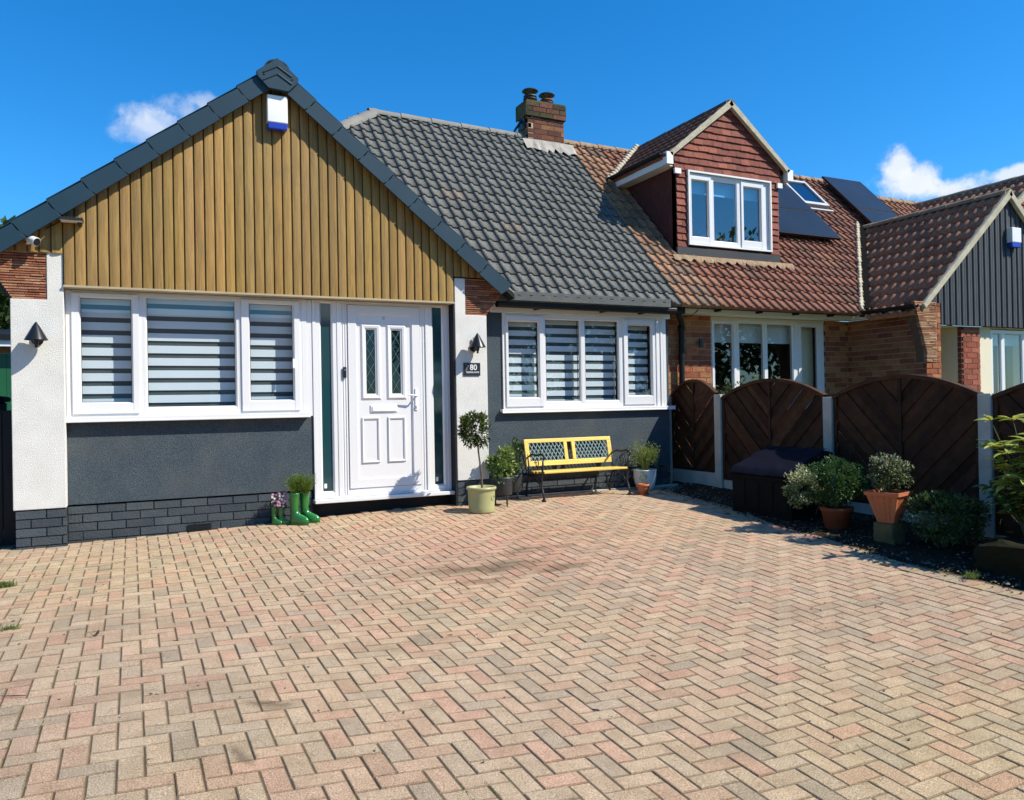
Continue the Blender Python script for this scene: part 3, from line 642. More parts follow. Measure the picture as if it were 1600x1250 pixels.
def window(parent, name, x0, x1, z0, z1, y, bays, fw_=.045, glass='glass', blind=None, sill=None, mname='upvc', roomy=None):
    """bays: (outer x0, outer x1, glass x0, glass x1, glass z0, glass z1, opening?)"""
    b = MB(); D = .07
    ring(b, x0, x1, z0, z1, fw_, y, y+D)
    for k in range(len(bays)-1):
        a = bays[k][1]; c = bays[k+1][0]
        if c-a > .004: b.box(a, c, y+.001, y+D-.001, z0+fw_-.001, z1-fw_+.001)
    for a, c in ((x0+fw_-.001, bays[0][0]), (bays[-1][1], x1-fw_+.001)):
        if c-a > .004: b.box(a, c, y+.0015, y+D-.001, z0+fw_-.001, z1-fw_+.001)
    for (a, c, ga, gc, g0, g1, op) in bays:
        if op:
            o0, o1 = z0+fw_-.02, z1-fw_+.02; wl = ga-a
            yy_ = y-.014
            b.box(a, ga-.012, yy_, y+.05, o0, o1); b.box(gc+.012, c, yy_, y+.05, o0, o1); b.box(ga-.012, gc+.012, yy_+.001, y+.05, o0, g0-.012); b.box(ga-.012, gc+.012, yy_+.001, y+.05, g1+.012, o1)
            bead(b, ga-.012, gc+.012, g0-.012, g1+.012, .012, yy_+.002, y+.022)
        else:
            b.box(a, ga-.012, y+.002, y+.06, z0+fw_-.01, z1-fw_+.01); b.box(gc+.012, c, y+.002, y+.06, z0+fw_-.01, z1-fw_+.01)
            b.box(ga-.012, gc+.012, y+.003, y+.06, z0+fw_-.01, g0-.012); b.box(ga-.012, gc+.012, y+.003, y+.06, g1+.012, z1-fw_+.01)
            bead(b, ga-.012, gc+.012, g0-.012, g1+.012, .012, y+.004, y+.022)
    f = b.build(name, M[mname], parent, bevel=.0025, seg=2)
    for (a, c, ga, gc, g0, g1, op) in bays:
        p = MB(); p.add([(ga-.005, y+.024, g0-.005), (gc+.005, y+.024, g0-.005), (gc+.005, y+.024, g1+.005), (ga-.005, y+.024, g1+.005)], [(0, 1, 2, 3)]); p.build('window_pane', M[glass], f)
        p = MB()   # black gasket
        for (q0, q1, r0, r1) in ((ga-.001, ga+.004, g0, g1), (gc-.004, gc+.001, g0, g1), (ga+.004, gc-.004, g0-.001, g0+.004), (ga+.004, gc-.004, g1-.004, g1+.001)): p.box(q0, q1, y+.0225, y+.0235, r0, r1)
        p.build('pane_gasket', M['black'], f)
        if blind:
            by = y+blind[0]; pitch, op_, ph = blind[1:4]
            p = MB(); z = g1+.05-ph
            while z > g0-.06:
                zz = max(z-op_, g0-.06); p.box(ga-.035, gc+.035, by, by+.002, zz, z); z -= pitch
            p.build('blind', M['blind'], f)
            p = MB(); p.box(ga-.035, gc+.035, by+.012, by+.0135, g0-.06, g1+.05); p.build('blind_mesh', M['sheer'], f)
    if sill:
        s = MB(); s.box(sill[0], sill[1], sill[2], y+.03, sill[3], z0-.0005); s.box(sill[0]+.002, sill[1]-.002, sill[2]-.006, sill[2]+.006, sill[3]-.012, sill[3]+.004); s.build('window_sill', M[mname], f, bevel=.004, seg=2)
    return f
f = window(H, 'triple_window', -.497, 1.545, -.05, 1.052, 7.72,
  [(-.452, .073, -.382, .010, .076, .985, 1), (.105, .915, .139, .884, .029, 1.012, 0), (.94, 1.478, 1.019, 1.413, .079, .988, 1)],
  blind=(.12, .113, .070, .022), sill=(-.515, 1.562, 7.655, -.084))
b = MB(); b.box(1.405, 1.425, 7.69, 7.705, .38, .47); b.build('window_handle', M['white'], f)
b = MB(); b.box(1.546, 1.60, 7.728, 7.80, -.084, 1.052); b.build('corner_post', M['upvc'], H, bevel=.002)
f = window(H, 'bay_window', 3.735, 5.975, -.06, 1.016, 7.895,
  [(3.77, 4.251, 3.813, 4.186, .073, .921, 1), (4.262, 4.762, 4.291, 4.737, .022, .957, 0), (4.79, 5.30, 4.818, 5.273, .024, .96, 0), (5.345, 5.80, 5.413, 5.752, .078, .921, 1)],
  blind=(.13, .104, .062, .03), sill=(3.70, 6.075, 7.855, -.094))
b = MB(); b.box(5.825, 5.84, 7.887, 7.894, -.05, 1.0); b.box(5.89, 5.905, 7.887, 7.894, -.05, 1.0); b.build('bay_corner_trim', M['upvc'], H)
b = MB(); b.box(3.58, 6.03, 7.875, 7.893, 1.0165, 1.118); b.box(5.98, 6.029, 7.894, 8.3, 1.0165, 1.118); b.build('white_fascia', M['whiteboard'], H, bevel=.003)
b = MB(); b.box(3.56, 5.88, 7.655, 7.675, 1.128, 1.228); b.box(3.56, 5.88, 7.676, 7.874, 1.119, 1.13)
b.build('grey_fascia', M['darkgrey'], H, bevel=.003)
b = MB(); b.tube([(3.6, 7.74, 1.105), (6.0, 7.74, 1.105)], .05, 12)
for x in (4.12, 5.0, 5.55): b.box(x, x+.03, 7.75, 7.899, 1.055, 1.11)
b.build('gutter', M['black'], H)

# door set
def leaded(b, x0, x1, z0, z1, y, n=4):
    hgt = (z1-z0)/n; w_ = x1-x0
    for k in range(n):
        za = z0+k*hgt
        for (a, c) in (((x0, za), (x1, za+hgt)), ((x1, za), (x0, za+hgt))):
            b.tube([(a[0], y, a[1]), (c[0], y, c[1])], .0016, 4)
DS = MB(); y = 7.72
for (x0, x1, z0, z1) in ((1.601, 1.632, -.90, 1.052), (1.632, 3.03, 1.037, 1.052), (1.632, 3.03, -.90, -.882), (1.84, 1.885, -.882, 1.037), (2.765, 2.80, -.882, 1.037), (2.995, 3.03, -.882, 1.037)): DS.box(x0, x1, y, y+.07, z0, z1)
DS.box(1.885, 1.948, y+.012, y+.07, -.882, 1.037); DS.box(2.708, 2.765, y+.012, y+.07, -.882, 1.037); DS.box(1.948, 2.708, y+.012, y+.07, 1.018, 1.037); DS.box(1.948, 2.708, y+.012, y+.07, -.882, -.82)
for x in (1.90, 1.925, 2.735): DS.box(x, x+.008, y+.006, y+.0125, -.88, 1.035)
for (a, c, ga, gc) in ((1.633, 1.84, 1.687, 1.785), (2.80, 2.995, 2.853, 2.950)):
    g0, g1 = -.83, 1.028
    DS.box(a, ga-.014, y+.006, y+.06, -.882, 1.037); DS.box(gc+.014, c, y+.006, y+.06, -.882, 1.037); DS.box(ga-.014, gc+.014, y+.007, y+.06, -.882, g0-.014); DS.box(ga-.014, gc+.014, y+.007, y+.06, g1+.004, 1.037)
    bead(DS, ga-.014, gc+.014, g0-.014, g1+.008, .014, y+.008, y+.026)
dfr = DS.build('door_frame', M['upvc'], H, bevel=.003, seg=2)
for ga, gc in ((1.687, 1.785), (2.853, 2.950)):
    p = MB(); p.add([(ga-.004, y+.03, -.834), (gc+.004, y+.03, -.834), (gc+.004, y+.03, 1.032), (ga-.004, y+.03, 1.032)], [(0, 1, 2, 3)]); p.build('sidelight_pane', M['frosted'], dfr)
    p = MB(); p.box(ga+.012, ga+.038, y+.027, y+.0285, -.80, -.755); p.build('pane_sticker', M['white'], dfr)
t = MB(); t.box(1.588, 3.048, 7.648, 7.80, -.938, -.902); t.build('door_threshold', M['upvc'], dfr, bevel=.004)
D_ = MB(); ring(D_, 1.952, 2.703, -.817, 1.014, .082, y+.002, y+.06)
px0, px1, pz0, pz1 = 2.034, 2.621, -.735, .932
gl = [(2.137, 2.232, .126, .772), (2.403, 2.499, .128, .773)]
yp = y+.020
# panel face split round the two lights
xs_ = [px0, gl[0][0], gl[0][1], gl[1][0], gl[1][1], px1]
for i in range(5):
    if i in (1, 3):
        D_.box(xs_[i], xs_[i+1], yp, yp+.03, pz0, .127); D_.box(xs_[i], xs_[i+1], yp, yp+.03, .7725, pz1)
    else: D_.box(xs_[i], xs_[i+1], yp, yp+.03, pz0, pz1)
bead(D_, px0-.001, px1+.001, pz0-.001, pz1+.001, .014, y+.003, yp)
def mould(b, x0, x1, z0, z1, w_, yb, h=.016):
    o = [(x0, z0), (x1, z0), (x1, z1), (x0, z1)]; m1 = w_*.35; m2 = w_*.72
    def rg(m, yy_): return [(x0+m, yy_, z0+m), (x1-m, yy_, z0+m), (x1-m, yy_, z1-m), (x0+m, yy_, z1-m)]
    R = [rg(0, yb), rg(m1, yb-h), rg(m2, yb-h*.75), rg(w_, yb+.004)]
    for q in range(3): b.add(R[q]+R[q+1], [(k, (k+1) % 4, 4+(k+1) % 4, 4+k) for k in range(4)])
mould(D_, 2.076, 2.293, .062, .834, .060, yp); mould(D_, 2.343, 2.56, .062, .834, .060, yp)
for (a, c) in ((2.076, 2.27), (2.347, 2.543)):
    mould(D_, a, c, -.574, -.108, .032, yp); D_.box(a+.032, c-.032, yp-.0015, yp+.002, -.542, -.14)
door = D_.build('front_door', M['door'], H, bevel=0)
for g in gl:
    p = MB(); p.add([(g[0]-.004, yp+.010, g[2]-.004), (g[1]+.004, yp+.010, g[2]-.004), (g[1]+.004, yp+.010, g[3]+.004), (g[0]-.004, yp+.010, g[3]+.004)], [(0, 1, 2, 3)]); p.build('door_pane', glassmat('door_glass', 1.45, frost=(.003, .012, .011)) if 'dg' not in globals() else dg, door)
    p = MB(); leaded(p, g[0], g[1], g[2], g[3], yp+.008); p.build('leaded_cames', M['metal'], door)
lb = MB(); lb.box(2.172, 2.456, yp-.010, yp+.003, -.062, .012); lb.box(2.188, 2.440, yp-.018, yp-.010, -.054, -.002); lb.build('letterbox', M['white'], door, bevel=.004, seg=2)
hb = MB(); hb.box(2.640, 2.668, y-.008, y+.003, -.05, .175); hb.tube([(2.654, y-.006, .10), (2.654, y-.05, .10), (2.64, y-.056, .10), (2.535, y-.056, .112)], [.009, .009, .009, .007], 8); hb.lathe((2.654, y-.012, -.012), [(.0, .012), (.009, .012), (.009, -.012), (0, -.012)], 10)
hb.build('door_handle', M['white'], door, bevel=.002)
st = MB(); st.box(2.31, 2.338, yp-.002, yp+.001, .878, .912); st.build('door_sticker', mat('pale_sticker', (.45, .5, .65)), door)

# things fixed to the bungalow
def cone_lamp(label, x):
    t = thing('wall_lamp', label, 'wall lamp', (x, 7.6, .66), 'black cone wall lamps beside the entrance')
    yb = 7.485
    b = MB(); b.lathe((x, yb, .592), [(.004, .150), (.03, .11), (.086, .004), (.088, 0), (.082, .001), (.026, .1), (0, .11)], 32); b.build('lamp_shade', M['lampblack'], t, smooth=True)
    b = MB(); b.tube([(x, 7.60, .60), (x, 7.585, .60)], .045, 20); b.tube([(x, 7.60, .60), (x, yb, .60)], .013, 8); b.tube([(x, yb, .63), (x, yb, .555)], [.03, .016], 12); b.tube([(x, yb, .575), (x, yb, .53)], .012, 8); b.tube([(x, 7.578, .55), (x, 7.578, .7)], .011, 8); b.build('wall_bracket', M['lampblack'], t)
cone_lamp('black cone wall lamp on the wide white pillar left of the triple window', -.693)
cone_lamp('black cone wall lamp on the white pillar above the house number sign', 3.252)
def alarm(label, x0, x1, y, z0, z1, mz, grp):
    t = thing('alarm_box', label, 'alarm box', ((x0+x1)/2, y, z0), grp)
    b = MB(); b.box(x0, x1, y-.085, y, z0+mz, z1); b.build('alarm_housing', M['white'], t, bevel=.008, seg=2)
    b = MB(); b.box(x0+.004, x1-.004, y-.082, y, z0, z0+mz-.001); b.build('alarm_light', M['bluelens'], t, bevel=.008, seg=2)
alarm('white alarm box with blue base high on the timber clad gable', 1.175, 1.36, 7.578, 2.60, 2.915, .06, 'burglar alarm boxes')
t = thing('security_camera', 'white bullet security camera under the left verge of the timber gable', 'security camera', (-.72, 7.58, 1.40))
b = MB(); c0 = Vector((-.735, 7.545, 1.432)); dd = Vector((.62, -.62, -.35)).normalized(); b.tube([c0-dd*.02, c0, c0+dd*.085, c0+dd*.088], [.02, .034, .036, .034], 18); b.build('camera_body', M['white'], t)
b = MB(); b.tube([c0+dd*.0885, c0+dd*.092], [.032, .03], 18); b.build('camera_lens', M['lampblack'], t)
b = MB(); b.tube([(-.76, 7.60, 1.405), (-.745, 7.56, 1.40), tuple(c0)], .013, 8); b.build('camera_bracket', M['white'], t)
t = thing('floodlight', 'slim dark floodlight projecting from the left end of the timber gable', 'floodlight', (-.42, 7.58, 1.6))
b = MB(); b.obox((-.425, 7.50, 1.606), (.085, 0, 0), (0, .078, .006), (0, -.001, .011)); 
for k in range(7): b.obox((-.50+k*.025, 7.50, 1.62), (.003, 0, 0), (0, .07, .005), (0, 0, .006))
b.build('lamp_housing', M['iron'], t); b = MB(); b.obox((-.425, 7.50, 1.5925), (.08, 0, 0), (0, .07, .005), (0, 0, .002)); b.build('lamp_glass', M['whiteboard'], t)
b = MB(); b.box(-.385, -.35, 7.50, 7.58, 1.575, 1.594); b.build('lamp_bracket', M['iron'], t); b = MB(); b.tube([(-.51, 7.56, 1.6), (-.56, 7.577, 1.57), (-.62, 7.577, 1.53)], .005, 5); b.build('lamp_cable', M['iron'], t)
t = thing('doorbell', 'small black video doorbell on the white frame left of the door', 'doorbell', (1.91, 7.72, .3))
b = MB(); b.box(1.895, 1.927, 7.697, 7.725, .285, .395); b.build('bell_housing', M['lampblack'], t, bevel=.006, seg=2); b = MB(); b.tube([(1.911, 7.6975, .365), (1.911, 7.694, .365)], .008, 12); b.build('bell_lens', M['metal'], t)
t = thing('house_number_sign', 'dark slate house number sign reading 80 on the white pillar', 'house sign', (3.23, 7.6, .3))
b = MB(); b.box(3.135, 3.325, 7.588, 7.599, .302, .437); b.build('sign_plate', mat('slate_sign', (.018, .025, .035), None, 3, .3), t, bevel=.002)
def text(s, x, z, y, size, parent, mt, ext=.0015, al='LEFT'):
    cu = bpy.data.curves.new('lettering', 'FONT'); cu.body = s; cu.size = size; cu.extrude = ext; cu.offset = size*.012; cu.align_x = al
    o = bpy.data.objects.new('lettering', cu); COL.objects.link(o); o.rotation_euler = (math.pi/2, 0, 0); o.location = (x, y, z); bpy.context.view_layer.update()
    dg_ = bpy.context.evaluated_depsgraph_get(); me = bpy.data.meshes.new_from_object(o.evaluated_get(dg_)); me.transform(o.matrix_world); bpy.data.objects.remove(o)
    me.materials.clear(); me.materials.append(mt); n = bpy.data.objects.new('sign_lettering', me); COL.objects.link(n); par(n, parent); return n
text('80', 3.204, .362, 7.586, .082, t, M['lettering']); text('GREENLANDS', 3.162, .330, 7.586, .0235, t, M['lettering'])
b = MB()
for (px_, pz_, r_) in ((3.158, .42, .006), (3.172, .408, .005), (3.188, .404, .007), (3.178, .392, .004), (3.165, .384, .006), (3.170, .372, .007), (3.160, .360, .006), (3.165, .349, .005)):
    for k in range(5): a = k*1.257; b.tube([(px_+r_*.6*math.cos(a), 7.5875, pz_+r_*.6*math.sin(a)), (px_+r_*.6*math.cos(a), 7.5862, pz_+r_*.6*math.sin(a))], r_*.32, 6)
b.build('flower_motif', mat('pale_pink', (.55, .38, .42)), t)

# ------------------------------------------------------------------ attached neighbour
NB = thing('neighbour_bungalow', 'red brick semi detached bungalow with red brown roof, hung tile dormer and grey clad wing', 'house', (8, 8.15, -1.1))
NY = 8.15; NX1 = 9.45
wz = -1.2
brick_wall('brick_wall', NB, (6.03, NY, wz), (1, 0, 0), NX1-6.03+.06, 1.11-wz, (0, -1, 0), BRICKS, [M['brick'], M['mortar']], openings=[(6.90-6.03, 8.99-6.03, -.12-wz, 1.11-wz)])
f = window(NB, 'four_light_window', 6.90, 8.99, -.10, 1.082, NY+.03,
  [(6.935, 7.345, 6.985, 7.295, -.02, 1.012, 1), (7.40, 7.86, 7.425, 7.845, -.05, 1.03, 0), (7.905, 8.40, 7.93, 8.385, -.05, 1.03, 0), (8.485, 8.93, 8.55, 8.862, -.02, 1.012, 1)], sill=(6.88, 9.0, NY-.05, -.135))
b = MB(); b.box(6.90, 8.99, NY+.02, NY+.09, 1.083, 1.11); b.build('window_head', M['cream'], NB)
b = MB(); b.box(6.95, 8.62, NY+.16, NY+.17, .78, 1.08); b.build('roller_blind', M['blind'], f)
b = MB(); b.box(8.72, 8.95, NY+.2, NY+.215, -.1, 1.05); b.box(6.2, 9.4, 10.2, 10.25, -1, 1.1); b.build('curtain', M['cream'], f)
b = MB(); b.box(6.1, 9.4, 10.1, 10.15, -1.1, 1.1); b.box(9.38, 9.40, 8.3, 10.1, -1.1, 1.1); b.box(6.1, 6.12, 8.3, 10.1, -1.1, 1.1); b.box(6.1, 9.4, 8.3, 10.1, 1.11, 1.14); b.box(6.1, 9.4, 8.3, 10.1, -1.1, -1.06); b.build('interior_partition', M['darkroom'], NB)
# fascia, soffit and gutter
b = MB(); b.box(6.04, 9.27, 7.90, 7.915, 1.105, 1.20); b.box(6.04, 9.27, 7.916, NY-.001, 1.111, 1.12); b.box(9.27, 9.285, 6.98, 7.899, 1.105, 1.20); b.box(9.286, NX1-.001, 6.98, 8.12, 1.111, 1.12)
b.build('white_fascia', M['whiteboard'], NB)
def gut(b, pts, r=.052):
    pts = [Vector(p) for p in pts]
    for p, q in zip(pts, pts[1:]):
        d = (q-p).normalized(); s = Vector((0, 0, 1)).cross(d).normalized(); n = 9; vs_ = []
        for e in (p, q):
            for rr in (r, r*.9):
                for k in range(n): a = math.pi+math.pi*k/(n-1); vs_.append(e+s*math.cos(a)*rr+Vector((0, 0, math.sin(a)*rr)))
        m = n; fs = []
        for k in range(n-1): fs += [(k, k+1, 2*m+k+1, 2*m+k), (m+k, 3*m+k, 3*m+k+1, m+k+1), (k, m+k, m+k+1, k+1), (2*m+k, 2*m+k+1, 3*m+k+1, 3*m+k)]
        fs += [(0, 2*m, 3*m, m), (n-1, m+n-1, 3*m+n-1, 2*m+n-1)]; b.add(vs_, fs)
b = MB(); gut(b, [(6.08, 7.835, 1.205), (9.22, 7.835, 1.205)]); gut(b, [(9.215, 7.88, 1.205), (9.215, 6.86, 1.205)])
for x in (6.75, 7.45, 8.1, 8.75): b.box(x, x+.03, 7.80, 7.899, 1.13, 1.17)
for y_ in (7.7, 7.35, 7.05): b.box(9.20, 9.268, y_, y_+.03, 1.13, 1.17)
b.build('gutter', M['black'], NB)
b = MB(); b.tube([(6.13, 7.84, 1.17), (6.13, 7.84, 1.10), (6.33, 8.03, .98), (6.365, 8.085, .93), (6.365, 8.085, -1.1)], .036, 12)
b.tube([(6.365, 8.085, .97), (6.365, 8.085, .90)], .044, 12); b.tube([(6.365, 8.085, .60), (6.365, 8.085, .545)], .044, 12); b.box(6.05, 6.2, 7.79, 7.89, 1.08, 1.19); b.build('downpipe', M['black'], NB)
b = MB(); b.tube([(6.42, 7.83, 1.24), (6.49, 7.86, 1.2), (6.47, 7.895, 1.13), (6.40, 7.898, 1.08), (6.2, 7.92, 1.04)], .005, 6); b.build('loose_cable', M['black'], NB)
b = MB(); b.box(5.92, 6.06, 7.80, 7.9, 1.13, 1.2); b.build('gutter_bracket_plate', M['metal'], NB)
# main roof
def ncol(x, v):
    r = random.random(); X = 6.06+x
    if X < 6.62: return jit((.345, .19, .11), .14) if r > .22 else jit((.24, .15, .10), .2)
    if r < .10: return jit((.30, .135, .08), .12)
    if r < .2: return jit((.20, .09, .06), .12)
    return jit((.265, .105, .065), .13)
tile_sheet('main_roof', NB, (6.06, 7.70, 1.22-.05*MS), (1, 0, 0), (0, 1, MS), 5.9, (RY-7.70)*sl, ncol, clips=[((11.95, 0, 0), (1, 0, 0)), ((0, 0, RZ-.02), (0, 0, 1))])
b = MB(); b.add([(6.06, 13.3, 1.14), (6.06, RY, RZ-.05), (11.95, RY, RZ-.05), (11.95, 13.3, 1.14)], [(0, 1, 2, 3)], (.2, .1, .07)); b.build('rear_roof_slope', M['tile'], NB)
ridge_run('ridge_tile', NB, (5.97, RY, RZ-.02), (11.95, RY, RZ-.03), .11, M['oldridge'], L=.33)
# dormer
DY = 8.426; DX0, DX1 = 6.585, 8.40; dap = (7.505, 4.13); dm = .80
HT = [(.26, .075, .05), (.22, .062, .042), (.29, .09, .058), (.20, .056, .04)]
def hung(name, parent, rects, y, nrm=(0, -1, 0), clips=None, g=.094, tw=.165):
    b = MB()
    for (x0, x1, z0, z1) in rects:
        z = z0; k = 0
        while z < z1:
            x = x0-((k % 2)*tw/2)
            while x < x1:
                a, c = max(x, x0), min(x+tw, x1)
                if c-a > .01:
                    d = random.uniform(-.003, .003); zb = z+random.uniform(-.005, .005); col = jit(random.choice(HT), .2)
                    b.add([(a+.0025, y-.026+d, zb), (c-.0025, y-.026+d, zb+random.uniform(-.004, .004)), (c-.001, y-.004, z+g+.02), (a+.001, y-.004, z+g+.02), (a+.001, y-.006+d, zb), (c-.001, y-.006+d, zb)], [(0, 1, 2, 3), (4, 5, 1, 0)], col)
                x += tw
            z += g; k += 1
        b.box(x0, x1, y-.003, y+.08, z0, z1, (.14, .05, .035))
    return b.build(name, M['redtile'], parent, clips=clips)
dz_ = dap[1]-.04
dc = [((dap[0], 0, dz_), Vector((-dm, 0, 1)).normalized()), ((dap[0], 0, dz_), Vector((dm, 0, 1)).normalized())]
dorm = hung('dormer', NB, [(DX0, 6.765, 2.06, 3.10), (8.235, DX1, 2.06, 3.10), (DX0-.03, DX1+.04, 3.10, 4.2)], DY, clips=dc)
lab(dorm, 'gabled dormer hung with red tiles')
b = MB(); b.box(DX0, DX0+.05, DY+.001, 9.95, 1.7, 3.20, (.12, .04, .03)); b.box(DX1-.05, DX1, DY+.001, 9.95, 1.7, 3.20, (.12, .04, .03)); b.box(DX0, DX1, DY+.02, DY+.07, 1.90, 2.10, (.1, .04, .03))
b.build('dormer_cheek', M['redtile'], dorm)
f = window(dorm, 'dormer_window', 6.785, 8.215, 2.112, 3.075, DY-.01, [(6.81, 7.165, 6.842, 7.118, 2.225, 2.978, 1), (7.20, 7.655, 7.235, 7.622, 2.19, 3.0, 0), (7.70, 8.11, 7.752, 8.058, 2.235, 2.975, 1)], fw_=.032, glass='dormer_glass')
f.name = 'dormer_window'
for ch in list(f.children): par(ch, dorm)
b = MB(); ring(b, 6.762, 8.238, 2.092, 3.098, .022, DY-.05, DY-.012); b.build('dormer_window_trim', M['whiteboard'], dorm)
b = MB(); b.box(6.8, 8.2, DY+.10, DY+.105, 2.83, 3.05); b.build('dormer_blind', M['blind'], dorm)
b = MB(); b.box(DX0+.06, DX1-.06, DY+.7, DY+.72, 1.9, 3.2); b.build('dormer_interior', mat('sky_reflection_room', (.12, .22, .28)), dorm)  # room coloured blue in place of sky reflected in the panes
b = MB(); b.box(DX0-.01, DX1-.0, DY-.03, DY-.004, 1.93, 2.055); b.build('dormer_apron', M['blackpot'], dorm)
b = MB()
for k in range(52):
    xa = DX0-.12+k*.041; wf = lambda q: .085+.022*math.sin(q*1.4)+.012*math.sin(q*3.1); hf = lambda q: .046+.010*math.sin(q*1.75)
    b.add([roofp(xa, DY-wf(k), hf(k)), roofp(xa+.041, DY-wf(k+1), hf(k+1)), roofp(xa+.041, DY-.02, .065), roofp(xa, DY-.02, .065)], [(0, 1, 2, 3)])
for k in range(14):   # soakers up the side of the cheek
    pass
b.build('dormer_flashing', M['oldridge'], dorm)
def dcol(x, v): return jit((.24, .095, .058), .13)
DW = 1.10
zE = dap[1]-dm*DW
tile_sheet('dormer_roof_slope', dorm, (dap[0]-DW, 10.9, zE-.02), (0, -1, 0), (1, 0, dm), 10.9-DY+.07, DW*math.sqrt(1+dm*dm), dcol, clips=[(MP, -MN), ((0, DY-.07, 0), (0, -1, 0)), ((0, RY+.3, 0), (0, 1, 0)), ((dap[0]-.01, 0, 0), (1, 0, 0))], sp=.13)
tile_sheet('dormer_roof_slope', dorm, (dap[0]+DW, DY-.07, zE-.02), (0, 1, 0), (-1, 0, dm), 10.9-DY, DW*math.sqrt(1+dm*dm), dcol, clips=[(MP, -MN), ((0, RY+.3, 0), (0, 1, 0)), ((dap[0]+.01, 0, 0), (-1, 0, 0))], sp=.13)
ridge_run('dormer_ridge', dorm, (dap[0], DY-.07, dap[1]+.0), (dap[0], RY+.1, dap[1]+.0), .085, M['blackpot'])
b = MB()
for s in (-1, 1):
    d = Vector((s, 0, -dm)).normalized(); nn = Vector((s*dm, 0, 1)).normalized(); p = Vector((dap[0], DY-.085, dap[1]+.02)); q = p+d*(DW*math.sqrt(1+dm*dm)-.03)
    b.prism([p-nn*.005, p-nn*.075-Vector((s*.0, 0, .02)), q-nn*.07, q-nn*.004], (0, .06, 0))
b.build('dormer_verge', M['cement'], dorm, bevel=.006)
b = MB()
b.box(dap[0]-DW-.02, dap[0]-DW+.085, DY-.085, DY+.0, 3.13, 3.29); b.box(dap[0]-DW+.0, dap[0]-DW+.02, DY+.001, 9.75, 3.13, 3.26); b.box(dap[0]-DW+.021, DX0-.001, DY+.001, 9.75, 3.13, 3.14); b.build('dormer_bargeboard', M['whiteboard'], dorm)
b = MB(); b.box(dap[0]+DW-.085, dap[0]+DW+.02, DY-.085, DY+.0, 3.13, 3.29); b.box(dap[0]+DW-.02, dap[0]+DW, DY+.001, 9.75, 3.13, 3.26); b.build('dormer_bargeboard', M['whiteboard'], dorm)
b = MB(); gut(b, [(dap[0]-DW-.045, DY-.02, 3.285), (dap[0]-DW-.045, 9.7, 3.285)], .045); b.build('dormer_gutter', M['black'], dorm); b = MB(); gut(b, [(dap[0]+DW+.045, DY-.02, 3.285), (dap[0]+DW+.045, 9.7, 3.285)], .045); b.build('dormer_gutter', M['black'], dorm)
b = MB(); b.box(DX0-.04, DX0+.06, DY-.05, DY-.02, 3.03, 3.10); b.box(DX1-.04, DX1+.05, DY-.05, DY-.02, 3.02, 3.09); b.build('dormer_end_cap', M['whiteboard'], dorm)
b = MB()     # mortar line in the dormer valley
for k in range(16):
    t_ = k/15; x = dap[0]-DW+.02+t_*DW*.98; z = zE+t_*DW*dm*.98; yv = 7.75+(z-1.22)/MS
    p = Vector((x, yv, z)); b.obox(p+MN*.03+Vector((-.05, -.02, 0)), Vector((.035, 0, .0))*random.uniform(.8, 1.3), Vector((0, .04, .04)), MN*.028)
b.build('valley_mortar', M['cement'], dorm, bevel=.01)
# roof window
def on_roof_box(b, x0, x1, y0, y1, h0, h1, col=W):
    P = [roofp(x, y, h) for h in (h0, h1) for y in (y0, y1) for x in (x0, x1)]
    b.add(P, [(0, 2, 3, 1), (4, 5, 7, 6), (0, 1, 5, 4), (1, 3, 7, 5), (3, 2, 6, 7), (2, 0, 4, 6)], col)
b = MB(); X0_, X1_, Y0_, Y1_ = 10.17, 10.74, 9.66, 10.20
on_roof_box(b, X0_, X0_+.045, Y0_, Y1_, .02, .11); on_roof_box(b, X1_-.045, X1_, Y0_, Y1_, .02, .11); on_roof_box(b, X0_+.045, X1_-.045, Y0_, Y0_+.05, .02, .108); on_roof_box(b, X0_+.045, X1_-.045, Y1_-.04, Y1_, .02, .108); on_roof_box(b, X0_-.02, X1_+.05, Y0_-.07, Y0_-.045, .03, .07)
rw = b.build('roof_window', mat('grey_aluminium', (.55, .56, .55), None, 4, .4, metal=.3), NB)
b = MB(); on_roof_box(b, X0_+.045, X1_-.045, Y0_+.05, Y1_-.04, .08, .085); b.build('window_pane', M['sky_glass'], rw)
# front wing of the neighbour
kx = 9.45; WY = 6.90; WA = (11.25, 2.885); wm = .89
def wzr(x): return WA[1]-wm*abs(x-WA[0])
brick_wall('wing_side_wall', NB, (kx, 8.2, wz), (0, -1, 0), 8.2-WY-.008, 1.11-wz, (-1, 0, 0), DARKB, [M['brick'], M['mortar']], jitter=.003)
brick_wall('corner_pier', NB, (kx+.005, WY, wz), (1, 0, 0), .285, 1.24-wz, (0, -1, 0), BRICKS, [M['brick'], M['mortar']], half=0, depth=.09, bl=.215)
corbel('creasing_tile_corbel', kx+.20, -1, 1.24, NB, y=WY-.012, depth=.16, z0=.46, edge=lambda z: kx-.005-max(0, (z-.60))*.36, pal=[(.40, .19, .10), (.48, .27, .16), (.32, .15, .08), (.54, .35, .22)])
brick_wall('entrance_pier', NB, (10.315, 7.0, wz), (1, 0, 0), .40, .95-wz, (0, -1, 0), [(.36, .10, .06), (.40, .13, .08), (.31, .09, .055)], [M['brick'], M['mortar']], depth=.04)
b = MB(); b.box(10.315, 10.35, 7.049, 9.2, wz, .95); b.box(10.71, 11.0, 7.03, 7.1, wz, .95); b.box(11.0, 13.2, 7.04, 7.1, wz, -.12); b.box(9.75, 13.2, 7.0, 8.3, .951, .96); b.box(9.7, 10.31, 8.6, 8.65, wz, .95); b.build('cream_rendered_wall', M['cream'], NB)
